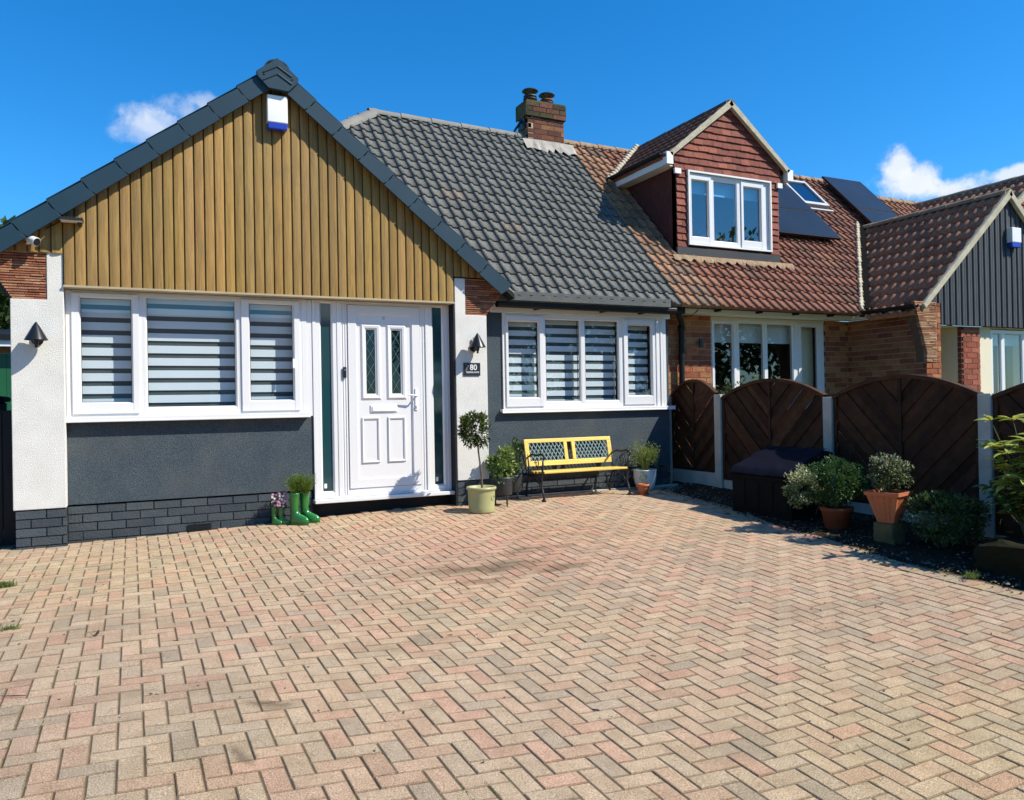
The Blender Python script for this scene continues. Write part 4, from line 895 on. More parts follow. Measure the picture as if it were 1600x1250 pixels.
brick_wall('entrance_pier_side', NB, (10.31, 7.049, wz), (0, -1, 0), .05, .95-wz, (-1, 0, 0), [(.25, .07, .05)], [M['brick'], M['mortar']], depth=.03)  # side bricks coloured darker for the pier's shaded face
f = window(NB, 'wing_window', 11.0, 12.5, -.12, .93, 7.03, [(11.03, 11.25, 11.06, 11.225, -.05, .875, 0), (11.29, 11.75, 11.33, 11.72, -.05, .875, 0), (11.8, 12.45, 11.85, 12.4, -.05, .875, 0)], sill=(10.98, 12.52, 6.96, -.15))
b = MB(); b.box(10.8, 14.9, 9.0, 9.05, wz, 1); b.box(14.88, 14.9, 7.2, 9, wz, 1); b.box(10.4, 10.42, 7.2, 9, wz, 1); b.box(10.72, 14.9, 7.2, 9, .90, .94); b.build('interior_partition', M['darkroom'], NB)
b = MB(); b.box(11.02, 12.4, 7.19, 7.2, .72, .90); b.add([(11.02, 7.2, -.1), (11.25, 7.2, -.1), (11.26, 7.2, .42)], [(0, 1, 2)]); b.build('curtain', M['blind'], f)
wc = [((WA[0], 0, WA[1]-.07), Vector((-wm, 0, 1)).normalized()), ((WA[0], 0, WA[1]-.07), Vector((wm, 0, 1)).normalized())]
def wing_boards():
    b = MB(); x = 9.36; pw = .062; k = 0
    while x < 13.1:
        e = x+pw; z0 = .962 if x > 9.735 else 1.245; y = 6.915; s = random.uniform(.8, 1.2); d = .012 if k % 2 else 0
        ps = [(x, .028), (x+.003, .010+d), (x+.012, .002+d), ((x+e)/2, d), (e-.012, .002+d), (e-.003, .010+d), (e, .028)]; m = len(ps)
        b.add([(px, y+py, z) for z in (z0, 2.9) for px, py in ps], [(i, i+1, m+i+1, m+i) for i in range(m-1)], (s, s, s*1.02))
        b.box(x, e, y+.028, y+.07, z0, 2.9, W, 1); x = e; k += 1
    return b.build('grey_cladding', [M['greyplanks'], M['groove']], NB, clips=wc)
wing_boards()
def wcol(x, v): return jit((.40, .185, .105), .12) if random.random() > .1 else jit((.31, .14, .085), .12)
xe = 9.25
tile_sheet('wing_roof_slope', NB, (xe, 9.9, wzr(xe)-.02), (0, -1, 0), (1, 0, wm), 9.9-6.87, (WA[0]-xe)*math.sqrt(1+wm*wm), wcol, clips=[(MP, -MN), ((0, 6.89, 0), (0, -1, 0)), ((WA[0]-.01, 0, 0), (1, 0, 0))], g=.27, sp=.14)
tile_sheet('wing_roof_slope', NB, (2*WA[0]-xe, 6.89, wzr(xe)-.02), (0, 1, 0), (-1, 0, wm), 3.0, (WA[0]-xe)*math.sqrt(1+wm*wm), wcol, clips=[(MP, -MN), ((WA[0]+.01, 0, 0), (-1, 0, 0))], g=.27, sp=.14)
ridge_run('ridge_tile', NB, (WA[0], 6.875, WA[1]+.01), (WA[0], 9.5, WA[1]+.01), .10, M['oldridge'])
b = MB()
for s in (-1, 1):
    d = Vector((s, 0, -wm)).normalized(); nn = Vector((s*wm, 0, 1)).normalized(); p = Vector((WA[0], 6.85, WA[1]+.03)); q = p+d*((WA[0]-xe)*math.sqrt(1+wm*wm)-.12); k0 = None
    b.prism([p, p-nn*.07-Vector((0, 0, .03)), q-nn*.085, q-nn*.01], (0, .06, 0))
b.build('cement_verge', M['cement'], NB, bevel=.008)
b = MB(); c_ = MB()
for k in range(30):
    t_ = k/29; x = 9.36+(WA[0]-9.36)*t_; z = wzr(x)-.01; yv = 7.75+(z-1.22)/MS; t2 = (k+1)/29; x2 = 9.36+(WA[0]-9.36)*t2; z2 = wzr(x2)-.01; yv2 = 7.75+(z2-1.22)/MS
    p = Vector((x, yv, z+.055)); q = Vector((x2, yv2, z2+.055))
    if k < 29: b.add([p+Vector((-.12, -.01, 0)), q+Vector((-.12, -.01, 0)), q+Vector((.02, -.03, .012)), p+Vector((.02, -.03, .012))], [(0, 1, 2, 3)])
    c_.obox(p+Vector((-.135, 0, .012)), Vector((.026, 0, 0))*random.uniform(.7, 1.4), Vector((.02, .035, .04)), MN*.026)
b.build('valley_gutter', mat('valley_shade_black', (.006, .006, .006), None, 3, .95, spec=.05), NB); c_.build('valley_mortar', M['cement'], NB, bevel=.008)  # gutter coloured black to stand for the shadow lying in the valley
# things fixed to the neighbour
alarm('white alarm box with blue base on the grey clad wing at the right', 11.22, 11.43, 6.914, 2.09, 2.37, .07, 'burglar alarm boxes')
t = thing('wall_lamp', 'small black cylinder wall lamp on the red brick wall by the downpipe', 'wall lamp', (6.67, 8.14, .7))
b = MB(); b.tube([(6.67, 8.07, .685), (6.67, 8.07, .80)], .032, 16); b.build('lamp_shade', M['lampblack'], t); b = MB(); b.box(6.655, 6.685, 8.10, 8.15, .72, .77); b.build('wall_bracket', M['metal'], t)
def solar(label, x0, x1, y0, y1, h):
    t = thing('solar_panel', label, 'solar panel', roofp((x0+x1)/2, y0, 0), 'black solar panels on the neighbouring roof')
    b = MB(); on_roof_box(b, x0, x1, y0, y1, h, h+.035); b.build('panel_frame', M['black'], t)
    b = MB(); on_roof_box(b, x0+.012, x1-.012, y0+.01, y1-.01, h+.036, h+.038); b.build('solar_cells', M['solar'], t)
    b = MB()
    for x in (x0+.3, x1-.3): on_roof_box(b, x, x+.04, y0+.02, y1-.02, .04, h-.001)
    b.build('mounting_rail', M['iron'], t)
solar('black solar panel under the rooflight, lower of the pair beside the dormer', 8.35, 10.10, 8.90, 9.42, .11)
solar('black solar panel beside the dormer window, upper of the pair next to the rooflight', 8.35, 10.10, 9.43, 9.93, .11)
solar('black solar panel above the wing roof, lower one right of the rooflight', 11.28, 12.25, 9.18, 9.62, .13)
solar('black solar panel at the ridge, upper one right of the rooflight', 11.28, 12.25, 9.63, 10.34, .13)

# next house along
NH = thing('far_bungalow', 'brown tiled roof and gable of the next bungalow, seen over the grey clad wing', 'house', (15, 8, -1.1))
R2Y, R2Z = 10.48, 3.84
tile_sheet('main_roof', NH, (11.96, 7.70, 1.02-.05*MS), (1, 0, 0), (0, 1, MS), 7.5, (R2Y-7.70)*sl, wcol, clips=[((0, 0, R2Z-.02), (0, 0, 1))])
ridge_run('ridge_tile', NH, (11.97, R2Y, R2Z), (19, R2Y, R2Z), .11, M['oldridge'], L=.33)
FX, FZ, fm = 14.0, 3.775, .74
tile_sheet('front_roof_slope', NH, (11.2, 10.9, FZ-fm*2.8), (0, -1, 0), (1, 0, fm), 2.95, 2.8*math.sqrt(1+fm*fm), wcol, g=.27, sp=.14, clips=[((0, 7.98, 0), (0, -1, 0)), ((FX-.01, 0, 0), (1, 0, 0))])
tile_sheet('front_roof_slope', NH, (16.8, 7.98, FZ-fm*2.8), (0, 1, 0), (-1, 0, fm), 2.8, 2.8*math.sqrt(1+fm*fm), wcol, g=.27, sp=.14, clips=[((FX+.01, 0, 0), (-1, 0, 0))])
ridge_run('ridge_tile', NH, (FX, 7.97, FZ+.01), (FX, 10.5, FZ+.01), .10, M['oldridge'])
b = MB()
for s in (-1, 1):
    d = Vector((s, 0, -fm)).normalized(); nn = Vector((s*fm, 0, 1)).normalized(); p = Vector((FX, 7.93, FZ+.03)); q = p+d*3.3
    b.prism([p, p-nn*.08-Vector((0, 0, .02)), q-nn*.09, q-nn*.01], (0, .06, 0))
b.build('cement_verge', M['cement'], NH)
hung('hung_tile_gable', NH, [(11.9, 16.1, 1.2, 3.8)], 8.03, clips=[((FX, 0, FZ-.07), Vector((-fm, 0, 1)).normalized()), ((FX, 0, FZ-.07), Vector((fm, 0, 1)).normalized())])
b = MB(); b.box(13.25, 18.5, 8.1, 8.2, wz, 1.2); b.box(18.4, 18.5, 8.2, 13, wz, 1.2); b.build('cream_rendered_wall', M['cream'], NH)

# ------------------------------------------------------------------ fence along the right
FXX = 6.25
FN = thing('panel_fence', 'dark brown arched lattice fence panels between pale concrete posts, right of the drive', 'fence', (FXX, 5.6, -1.1))
def fence_panel(y0, y1, zb, zs, zp):
    """V-patterned double sided panel with an arched top, in the plane x = FXX"""
    ym = (y0+y1)/2; hw = (y1-y0)/2
    def arch(y): t = abs(y-ym)/hw; return zs+(zp-zs)*(1-t*t)
    b = MB()
    clips = [((0, y0+.03, 0), (0, -1, 0)), ((0, y1-.03, 0), (0, 1, 0)), ((0, 0, zb+.02), (0, 0, -1))]
    for k in range(9):
        yt = y0+(k+.5)/9*(y1-y0); sl_ = -2*(zp-zs)*(yt-ym)/hw**2
        clips.append(((0, yt, arch(yt)-.03), Vector((0, -sl_, 1)).normalized()))
    L_ = 3.2; w_ = .088; pitch = .083
    halves = []
    for sgn, ya, yb in ((1, y0, ym), (-1, ym, y1)):
        h_ = MB(); n = int(4/pitch); d = Vector((0, sgn, 1)).normalized() if sgn < 0 else Vector((0, 1, 1)).normalized()
        # camera looks toward +x: in the far half (larger y) boards fall toward the middle
        d = Vector((0, -1 if sgn > 0 else 1, 1)).normalized(); nn = Vector((0, d.z, -d.y))
        for q in range(n):
            c = Vector((FXX+(-.010 if q % 2 else .006), ym, zb-.9+q*pitch*1.414)); c += d*0
            s = random.uniform(.6, 1.9); gap = random.uniform(.97, 1.05) if random.random() > .13 else .915
            h_.obox(c, d*L_, nn*(w_*.5*gap), Vector((.0045, random.uniform(-.0005, .0005), 0)), (s, s*random.uniform(.9, 1.05), s*.95))
        halves.append((h_, clips+([((0, ym-.012, 0), (0, 1, 0))] if sgn > 0 else [((0, ym+.012, 0), (0, -1, 0))])))
    fr = MB(); m = 16
    for (ya, yb) in ((y0, y0+.035), (y1-.035, y1), (ym-.016, ym+.016)):
        fr.box(FXX-.024, FXX+.022, ya, yb, zb, arch((ya+yb)/2)-.032)
    fr.box(FXX-.022, FXX+.02, y0+.035, ym-.016, zb, zb+.035); fr.box(FXX-.022, FXX+.02, ym+.016, y1-.035, zb, zb+.035)
    for k in range(m):
        a = y0-.01+(y1-y0+.02)*k/m; c = y0-.01+(y1-y0+.02)*(k+1)/m
        za, zc = arch(max(y0, min(y1, a))), arch(max(y0, min(y1, c)))
        fr.add([(FXX-.032, a, za-.035), (FXX+.03, a, za-.035), (FXX+.03, a, za), (FXX-.032, a, za), (FXX-.032, c, zc-.035), (FXX+.03, c, zc-.035), (FXX+.03, c, zc), (FXX-.032, c, zc)],
               [(0, 4, 5, 1), (1, 5, 6, 2), (2, 6, 7, 3), (3, 7, 4, 0)], (1.6, 1.6, 1.5))
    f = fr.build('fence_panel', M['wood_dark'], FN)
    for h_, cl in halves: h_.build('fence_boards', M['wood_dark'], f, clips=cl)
posts = [8.19, 7.24, 5.62, 4.03, 2.36]
ztop = [.085, .067, .012, .015, -.03]
for k, (y, z) in enumerate(zip(posts, ztop)):
    b = MB(); x = FXX; zb = gz(5.3, y)-.25
    b.box(x-.052, x-.018, y-.055, y+.055, zb, z); b.box(x-.0179, x+.018, y-.028, y+.028, zb, z-.001); b.box(x+.0181, x+.052, y-.055, y+.055, zb, z)
    b.build('concrete_post', M['concrete'], FN, bevel=.006)
for k, (za, zs, zp) in enumerate(((-.86, .09, .262), (-.93, .035, .225), (-1.0, .02, .20), (-1.12, .0, .17))):
    y1, y0 = posts[k]-.06, posts[k+1]+.06
    fence_panel(y0, y1, za, zs, zp)
    b = MB(); b.box(FXX-.022, FXX+.022, y0, y1, za-.28, za-.004); b.build('gravel_board', M['concrete'], FN, bevel=.003)
# ------------------------------------------------------------------ bench
BX0, BX1 = 3.99, 5.085
BT = thing('garden_bench', 'yellow wooden bench with lattice back and black iron ends under the bay window', 'bench', (4.53, 7.65, -1.06))
def gb_(y): return gz(4.5, y)
b = MB()
for k in range(4):
    yc = 7.49+k*.085; b.box(BX0+.01, BX1-.01, yc-.033, yc+.033, -.765-.004*k, -.742-.004*k)
seat = b.build('seat', M['yellow'], BT, bevel=.005, seg=2)
def bk(z): return 7.80+(z+.72)*.22       # leaning back
def backbox(b, x0, x1, z0, z1, t=.011, dy=0):
    b.add([(x, bk(z)+yy+dy, z) for z in (z0, z1) for yy in (-t, t) for x in (x0, x1)], [(0, 2, 3, 1), (4, 5, 7, 6), (0, 1, 5, 4), (1, 3, 7, 5), (3, 2, 6, 7), (2, 0, 4, 6)])
b = MB(); zb0, zb1 = -.705, -.405
backbox(b, BX0-.03, BX1+.02, zb1-.042, zb1); backbox(b, BX0-.03, BX1+.02, zb0, zb0+.055)
cxm = (BX0+BX1)/2
for (a, c) in ((BX0-.03, BX0+.025), (BX1-.035, BX1+.02), (cxm-.075, cxm-.03), (cxm+.03, cxm+.075)): backbox(b, a, c, zb0+.0555, zb1-.0425)
b.build('backrest', M['yellow'], BT, bevel=.004, seg=2)
for (a, c) in ((BX0+.026, cxm-.076), (cxm+.076, BX1-.036)):
    b = MB(); z0, z1 = zb0+.056, zb1-.043; n = 9; w_ = c-a; st = w_/n*2; hgt = z1-z0
    for sgn in (1, -1):
        k = -4
        while k < n+3:
            xa = a+k*w_/n; xb = xa+hgt*.62
            p0 = [xa, z0]; p1 = [xb, z1]
            if sgn < 0: p0, p1 = [xb, z0], [xa, z1]
            # clip to the opening
            def at(x): t = (x-p0[0])/(p1[0]-p0[0]); return [x, p0[1]+t*(p1[1]-p0[1])]
            lo, hi = (p0, p1) if p0[0] < p1[0] else (p1, p0)
            if hi[0] > a+.003 and lo[0] < c-.003:
                if lo[0] < a: lo = at(a)
                if hi[0] > c: hi = at(c)
                d = Vector((hi[0]-lo[0], 0, hi[1]-lo[1])); m = Vector(((hi[0]+lo[0])/2, 0, (hi[1]+lo[1])/2)); d.y = d.z*.22; m.y = bk(m.z)+.003*sgn
                if d.length > .01: b.obox(m, d/2, d.cross(Vector((0, 1, 0))).normalized()*.0045, (0, .002, 0))
            k += 1
    b.build('lattice_panel', M['lattice'], BT)
def bench_end(x):
    b = MB(); g0 = gb_(7.47)
    b.tube([(x, 7.44, g0+.012), (x, 7.47, g0+.10), (x, 7.50, -.90), (x, 7.485, -.78), (x, 7.47, -.72), (x, 7.455, -.62)], [.014, .012, .012, .014, .012, .011], 8)
    b.tube([(x, 7.43, g0+.008), (x, 7.47, g0+.008)], .018, 8)
    b.tube([(x, 7.86, g0+.06), (x, 7.85, -.92), (x, 7.78, -.80), (x, 7.80, -.70), (x, bk(-.55), -.55), (x, bk(-.41)+.004, -.41), (x, bk(-.4)+.02, -.395)], [.014, .012, .014, .013, .011, .010, .008], 8)
    b.tube([(x, 7.86, g0+.09), (x, 7.87, g0+.012)], .016, 8)
    b.tube([(x, 7.47, -.77), (x, 7.62, -.785), (x, 7.78, -.80)], .013, 8)
    b.tube([(x, 7.81, -.60), (x, 7.72, -.565), (x, 7.60, -.57), (x, 7.50, -.555), (x, 7.445, -.565), (x, 7.425, -.585), (x, 7.44, -.605), (x, 7.46, -.60)], [.010, .012, .013, .014, .015, .013, .011, .009], 8)
    # scroll work under the arm
    pts = [(x, 7.60+.05*math.cos(t*.62)*(1-t*.055), -.66+.055*math.sin(t*.62)*(1-t*.055)) for t in range(13)]
    b.tube(pts, .006, 6); b.tube([(x, 7.50, -.69), (x, 7.57, -.70), (x, 7.60, -.735)], .006, 6)
    pts = [(x, 7.63+.09*math.cos(t*.5+1), -.90+.06*math.sin(t*.5+1)) for t in range(9)]; b.tube(pts, .006, 6)
    b.tube([(x, 7.50, -.90), (x, 7.60, -.86), (x, 7.70, -.80)], .007, 6)
    b.build('iron_end', M['iron'], BT, smooth=True)
bench_end(BX0-.005); bench_end(BX1+.008)
b = MB(); b.tube([(BX0, 7.62, -.80), (BX1, 7.62, -.80)], .006, 6); b.build('tie_rod', M['iron'], BT)

# ------------------------------------------------------------------ pots and plants
GR = [(.07, .13, .025), (.10, .18, .03), (.05, .10, .02), (.14, .22, .04)]
BRIGHT = [(.16, .27, .045), (.22, .33, .06), (.11, .20, .035), (.28, .36, .10)]
DK = [(.030, .058, .020), (.045, .08, .025), (.022, .042, .016), (.06, .10, .03)]
def pot_obj(root, prof, c, mt, soil_r=None, soil_z=None, n=40):
    b = MB(); b.lathe(c, prof, n); o = b.build('pot', M[mt], root, smooth=True)
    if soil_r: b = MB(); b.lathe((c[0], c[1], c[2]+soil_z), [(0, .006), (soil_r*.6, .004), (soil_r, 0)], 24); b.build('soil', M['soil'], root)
    return o
# bay tree in the olive pot
x, y = 3.142, 7.20; z = gz(x, y)
T = thing('bay_tree', 'lollipop bay tree in an olive green pot beside the front door', 'potted tree', (x, y, z))
pot_obj(T, [(0, .0), (.125, .0), (.130, .012), (.128, .022), (.131, .03), (.129, .045), (.134, .12), (.137, .20), (.139, .222), (.148, .226), (.152, .236), (.150, .25), (.142, .255), (.130, .25), (.127, .21), (.0, .21)], (x, y, z), 'greenpot', .127, .215)
b = MB(); b.lathe((x+.03, y-.135, z+.125), [(.0, 0)], 3)
b = MB(); b.tube([(x+.075+.022*math.cos(k*.524), y-.113-.002+.012*math.cos(k*.524), z+.15+.022*math.sin(k*.524)) for k in range(13)], .0035, 5); b.build('pot_emblem', M['greenpot'], T)
b = MB(); b.tube([(x+.01, y, z+.2), (x+.005, y, z+.36), (x-.012, y+.004, z+.52), (x-.03, y, z+.66), (x-.04, y, z+.78)], [.012, .010, .009, .009, .006], 8)
for k in range(12): d = rv().normalized(); d.z = abs(d.z)*.6; b.tube([(x-.033, y, z+.68+.006*k), Vector((x-.04, y, z+.74))+d*.1], [.004, .0015], 5)
b.build('trunk', M['bark'], T)
crown('crown', T, (x-.055, y, z+.815), (.155, .15, .175), 1250, .05, .022, DK+[(.07, .11, .02), (.12, .16, .04)], clumps=30, cr=.34, shell=.45, tip=((.26, .30, .06), .22))
# black leggy planters
def planter(label, x, y, h, r, fr, seed, pal, ptype):
    z = gz(x, y); T = thing('footed_planter', label, 'potted plant', (x, y, z), 'black footed planters by the bench')
    zl = .11 if ptype else .08
    pot_obj(T, [(0, 0), (r*.86, 0), (r*.9, .01), (r, h-.02), (r*1.01, h), (r*.93, h), (r*.9, h-.03), (0, h-.03)], (x, y, z+zl), 'blackpot', r*.9, h-.028, 28)
    for k in range(3):
        a = k*2.094+.6; b = MB(); b.tube([(x+r*.72*math.cos(a), y+r*.72*math.sin(a), z+zl+.02), (x+r*.8*math.cos(a), y+r*.8*math.sin(a), z)], [.012, .009], 8); b.build('leg', M['blackpot'], T)
    b = MB()
    for k in range(9): d = rv().normalized(); d.z = abs(d.z)+.8; b.tube([(x, y, z+zl+h-.03), Vector((x, y, z+zl+h))+Vector((d.x*.06, d.y*.06, .05)), Vector((x, y, z+zl+h))+Vector((d.x*.1, d.y*.1, fr[1]))], [.004, .003, .0015], 5)
    b.build('stem', M['bark'], T)
    crown('foliage', T, (x-.005, y, z+zl+h+fr[1]*.55), (fr[0], fr[0], fr[1]*.75), 620, fr[2], fr[3], pal, clumps=14, cr=.45, shell=.35)
planter('black footed planter of broad leaved plant beside the olive pot', 3.50, 7.45, .19, .105, (.135, .24, .055, .03), 1, BRIGHT, 1)
planter('black footed planter with taller shrub against the wall left of the bench', 3.78, 7.76, .19, .095, (.14, .28, .045, .02), 2, GR+DK, 0)
# white pot
x, y = 5.50, 7.72; z = gz(x, y)
T = thing('potted_shrub', 'airy yellow green shrub in a white pot right of the bench', 'potted plant', (x, y, z))
pot_obj(T, [(0, 0), (.085, 0), (.095, .01), (.125, .09), (.137, .17), (.135, .225), (.14, .235), (.137, .242), (.125, .24), (.122, .20), (0, .20)], (x, y, z), 'whitepot', .122, .205)
b = MB()
for k in range(46):
    a = random.uniform(0, 6.28); R_ = random.uniform(.05, .2); h_ = random.uniform(.14, .36)*(1.1-R_*1.2); b.tube([(x, y, z+.2), (x+R_*.5*math.cos(a), y+R_*.5*math.sin(a), z+.2+h_*.6), (x+R_*math.cos(a), y+R_*math.sin(a), z+.2+h_)], [.003, .002, .001], 4, (.2, .24, .06))
b.build('stem', M['leaf'], T)
crown('foliage', T, (x, y, z+.40), (.195, .18, .20), 1500, .032, .008, [(.30, .37, .07), (.22, .30, .05), (.36, .42, .10), (.14, .20, .04)], clumps=34, cr=.36, shell=.2, up_=.9)
# small terracotta pot
x, y = 5.245, 7.40; z = gz(x, y)
T = thing('potted_seedling', 'little terracotta pot with a seedling in front of the white pot', 'potted plant', (x, y, z))
pot_obj(T, [(0, 0), (.05, 0), (.066, .09), (.066, .092), (.073, .093), (.075, .122), (.068, .124), (.064, .105), (0, .1)], (x, y, z), 'terracotta', .064, .108, 28)
b = MB(); b.lathe((x, y, z-.002), [(0, .004), (.06, .004), (.066, .016), (.07, .016), (.064, 0), (0, 0)], 28); b.build('saucer', M['terracotta'], T, smooth=True)
b = MB(); b.tube([(x, y, z+.1), (x-.004, y, z+.18), (x+.003, y, z+.25)], [.004, .003, .0015], 5, (.1, .14, .03)); b.build('stem', M['leaf'], T)
crown('foliage', T, (x, y, z+.185), (.035, .035, .085), 150, .03, .007, [(.14, .22, .05), (.2, .3, .07)], clumps=10, cr=.5, up_=.8)
# wellington boot planters
def boot(root, x, y, z, s, ang):
    b = MB(); ca, sa = math.cos(ang), math.sin(ang)
    def P(u, v, w_): return (x+(u*ca-v*sa)*s, y+(u*sa+v*ca)*s, z+w_*s)
    n = 18; rings = []
    # leg: stacked sections from sole upward (centre u, half length, half width, height)
    secs = [(.052, .125, .046, .016), (.052, .128, .048, .03), (.052, .127, .049, .05), (.045, .118, .048, .075), (.028, .095, .045, .095), (.008, .066, .043, .115), (-.008, .050, .042, .14), (-.012, .048, .043, .18), (-.012, .052, .046, .24), (-.01, .056, .05, .30), (-.008, .060, .053, .345), (-.008, .063, .056, .348), (-.008, .063, .056, .362), (-.008, .057, .050, .362), (-.008, .054, .047, .30)]
    vs_ = []
    for (c, a, w_, h) in secs:
        for k in range(n):
            t = k*2*math.pi/n; uu = math.cos(t); vv = math.sin(t); narrow = 1-.18*max(0, -uu) if h < .1 else 1
            vs_.append(P(c+a*uu, w_*vv*narrow, h))
    m = len(secs); fs = [(i*n+k, i*n+(k+1) % n, (i+1)*n+(k+1) % n, (i+1)*n+k) for i in range(m-1) for k in range(n)]; fs.append(list(range(n))[::-1]); b.add(vs_, fs)
    for h in (.135, .15, .165): b.tube([P(-.011+.052*math.cos(k*.35)*1.0, .045*math.sin(k*.35), h) for k in range(19)], .0022*s, 5)
    o = b.build('boot', M['boot'], root, smooth=True)
    b = MB(); vs_ = []
    for h, gsc in ((0, 1.0), (.016, 1.04)):
        for k in range(n): t = k*2*math.pi/n; vs_.append(P(.052+.128*gsc*math.cos(t), .049*gsc*math.sin(t), h))
    b.add(vs_, [(k, (k+1) % n, n+(k+1) % n, n+k) for k in range(n)]+[list(range(n))[::-1], list(range(n, 2*n))]); b.build('sole', M['boot'], o)
x, y = 1.402, 7.545; z = gz(x, y)+.002
T = thing('boot_planter', 'pair of tall green wellington boots planted with feathery greenery', 'boot planter', (x, y, z), 'green wellington boot planters')
boot(T, x-.03, y-.03, z, .80, -.75); boot(T, x+.075, y+.02, z, .80, -.6)
b = MB()
for k in range(420):
    c = Vector((x-.03 if k % 2 else x+.07, y-.02, z+.28)); a = random.uniform(0, 6.28); r_ = random.uniform(.02, .11); h_ = random.uniform(.07, .19); p = c+Vector((random.uniform(-.03, .03), random.uniform(-.03, .03), 0)); q = c+Vector((r_*math.cos(a), r_*math.sin(a), h_))
    m = (p+q)/2; col = jit(random.choice([(.20, .30, .03), (.13, .23, .025), (.26, .36, .05)]), .15)
    b.tube([p, q], [.0016, .0008], 3, col, cap=False)
    for _ in range(3): f_ = p.lerp(q, random.uniform(.35, 1)); leaf(b, f_, (q-p).normalized()+rv()*.7, rv(), random.uniform(.016, .03), .0035, col)
b.build('foliage', M['leaf'], T)
x2, y2 = 1.235, 7.60; z2 = gz(x2, y2)+.002
T = thing('boot_planter', 'pair of small green wellington boots planted with pink and white flowers', 'boot planter', (x2, y2, z2), 'green wellington boot planters')
boot(T, x2-.035, y2+.02, z2, .46, -.75); boot(T, x2+.025, y2-.01, z2, .46, -.5)
crown('foliage', T, (x2, y2, z2+.21), (.075, .06, .075), 420, .022, .008, [(.05, .07, .03), (.08, .10, .04), (.10, .06, .06)], clumps=14)
b = MB()
for k in range(46):
    p = Vector((x2, y2-.01, z2+.225))+Vector((random.uniform(-.075, .075), random.uniform(-.06, .03), random.uniform(-.055, .085))); col = random.choice([(.75, .55, .62), (.8, .72, .74), (.5, .2, .32), (.62, .35, .45)])
    for q in range(5): a = q*1.257; leaf(b, p, Vector((math.cos(a), -.25, math.sin(a))), Vector((0, -1, .2)), .013, .010, col)
b.build('flower', M['petal'], T)
# storage box with sheet over the lid
SB = thing('storage_box', 'dark garden storage box with a navy sheet over its lid against the fence', 'storage box', (5.65, 5.7, -1.1))
zb = bed_z(5.6, 5.7)
b = MB(); b.box(5.40, 5.90, 5.32, 6.10, zb-.03, -.72)
for k in range(4): b.box(5.392, 5.3995, 5.36+k*.185, 5.50+k*.185, zb+.04, -.78)
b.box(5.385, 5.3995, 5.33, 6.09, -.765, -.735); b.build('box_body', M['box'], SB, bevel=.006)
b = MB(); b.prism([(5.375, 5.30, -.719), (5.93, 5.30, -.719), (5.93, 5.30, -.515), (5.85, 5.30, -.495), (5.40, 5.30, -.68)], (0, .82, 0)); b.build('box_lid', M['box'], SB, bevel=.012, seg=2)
b = MB(); nx, ny = 14, 22
for j in range(ny+1):
    for i in range(nx+1):
        u_, v_ = i/nx, j/ny; X_ = 5.37+u_*.53; zt = -.70 if X_ < 5.40 else min(-.68+(X_-5.40)*.411, -.490)
        b.v.append((X_-(.012 if i == 0 else 0), 5.33+v_*.76, zt+.012+.012*noise.noise(Vector((u_*6, v_*8, 3)))-(.03 if i == 0 else 0)))
for j in range(ny):
    for i in range(nx): a = j*(nx+1)+i; b.f.append([a, a+1, a+nx+2, a+nx+1]); b.c.append(W); b.m.append(0)
o = b.build('draped_sheet', M['blue'], smooth=True); tag(o, 'navy blue plastic sheet draped over the dark storage box lid', 'plastic sheet')
# bed plants
def shrub_pot(label, name, x, y, z, prof, mt, soil_r, soil_z, fc, fr, n, ln, wd, pal, **k):
    T = thing(name, label, 'potted plant', (x, y, z)); pot_obj(T, prof, (x, y, z), mt, soil_r, soil_z)
    b = MB()
    for q in range(9): d = rv().normalized(); b.tube([(x, y, z+soil_z), Vector(fc)+Vector((d.x*fr[0], d.y*fr[1], abs(d.z)*fr[2]))*.75], [.006, .002], 5)
    b.build('stem', M['bark'], T); crown('foliage', T, fc, fr, n, ln, wd, pal, **k); return T
x, y = 5.50, 4.90; z = bed_z(x, y)
T = shrub_pot('round dense green shrub in an old terracotta pot in front of the storage box', 'potted_shrub', x, y, z, [(0, 0), (.098, 0), (.125, .15), (.136, .152), (.139, .185), (.127, .187), (.12, .165), (0, .165)], 'oldterra', .12, .168, (x-.02, y, z+.40), (.27, .24, .20), 8000, .026, .013, [(.05, .12, .03), (.07, .15, .035), (.04, .09, .025)], clumps=90, cr=.26, shell=.62)
crown('variegated_foliage', T, (x-.30, y+.10, z+.37), (.17, .16, .17), 2300, .026, .015, [(.10, .15, .04), (.30, .34, .14), (.48, .50, .26), (.06, .10, .03)], clumps=24, cr=.34, shell=.5, tip=((.62, .62, .38), .35))
# fluted square pot on a stone block
x, y = 5.43, 4.32; z = bed_z(x, y)
S_ = tag(MB().build('stone_block', M['stone']), '', '') if False else None
b = MB(); b.box(x-.085, x+.085, y-.09, y+.09, z-.03, z+.155); ob = b.build('stone_block', M['stone'], bevel=.02, seg=2); tag(ob, 'mossy stone block carrying the fluted terracotta pot', 'stone block')
T = thing('potted_shrub', 'variegated small leaved shrub in a fluted square terracotta pot on a stone block', 'potted plant', (x, y, z+.156))
b = MB(); z0 = z+.156; hh = .245; lo, hi = .066, .138
def sq(s_, zz, fl=0):
    P_ = []
    for side in range(4):
        for k in range(10):
            t = -1+2*k/10; dd_ = (1 if k in (2, 4, 6, 8) else 0)*fl; u_, v_ = t*s_, -(s_-dd_)
            a = side*math.pi/2+.25; P_.append((x+u_*math.cos(a)-v_*math.sin(a), y+u_*math.sin(a)+v_*math.cos(a), zz))
    return P_
R_ = [sq(lo*.98, z0), sq(lo+.004, z0+.02, .007), sq(hi*.86, z0+hh-.045, .009), sq(hi*.9, z0+hh-.03), sq(hi*.98, z0+hh-.028), sq(hi, z0+hh), sq(hi*.9, z0+hh), sq(hi*.85, z0+hh-.04)]
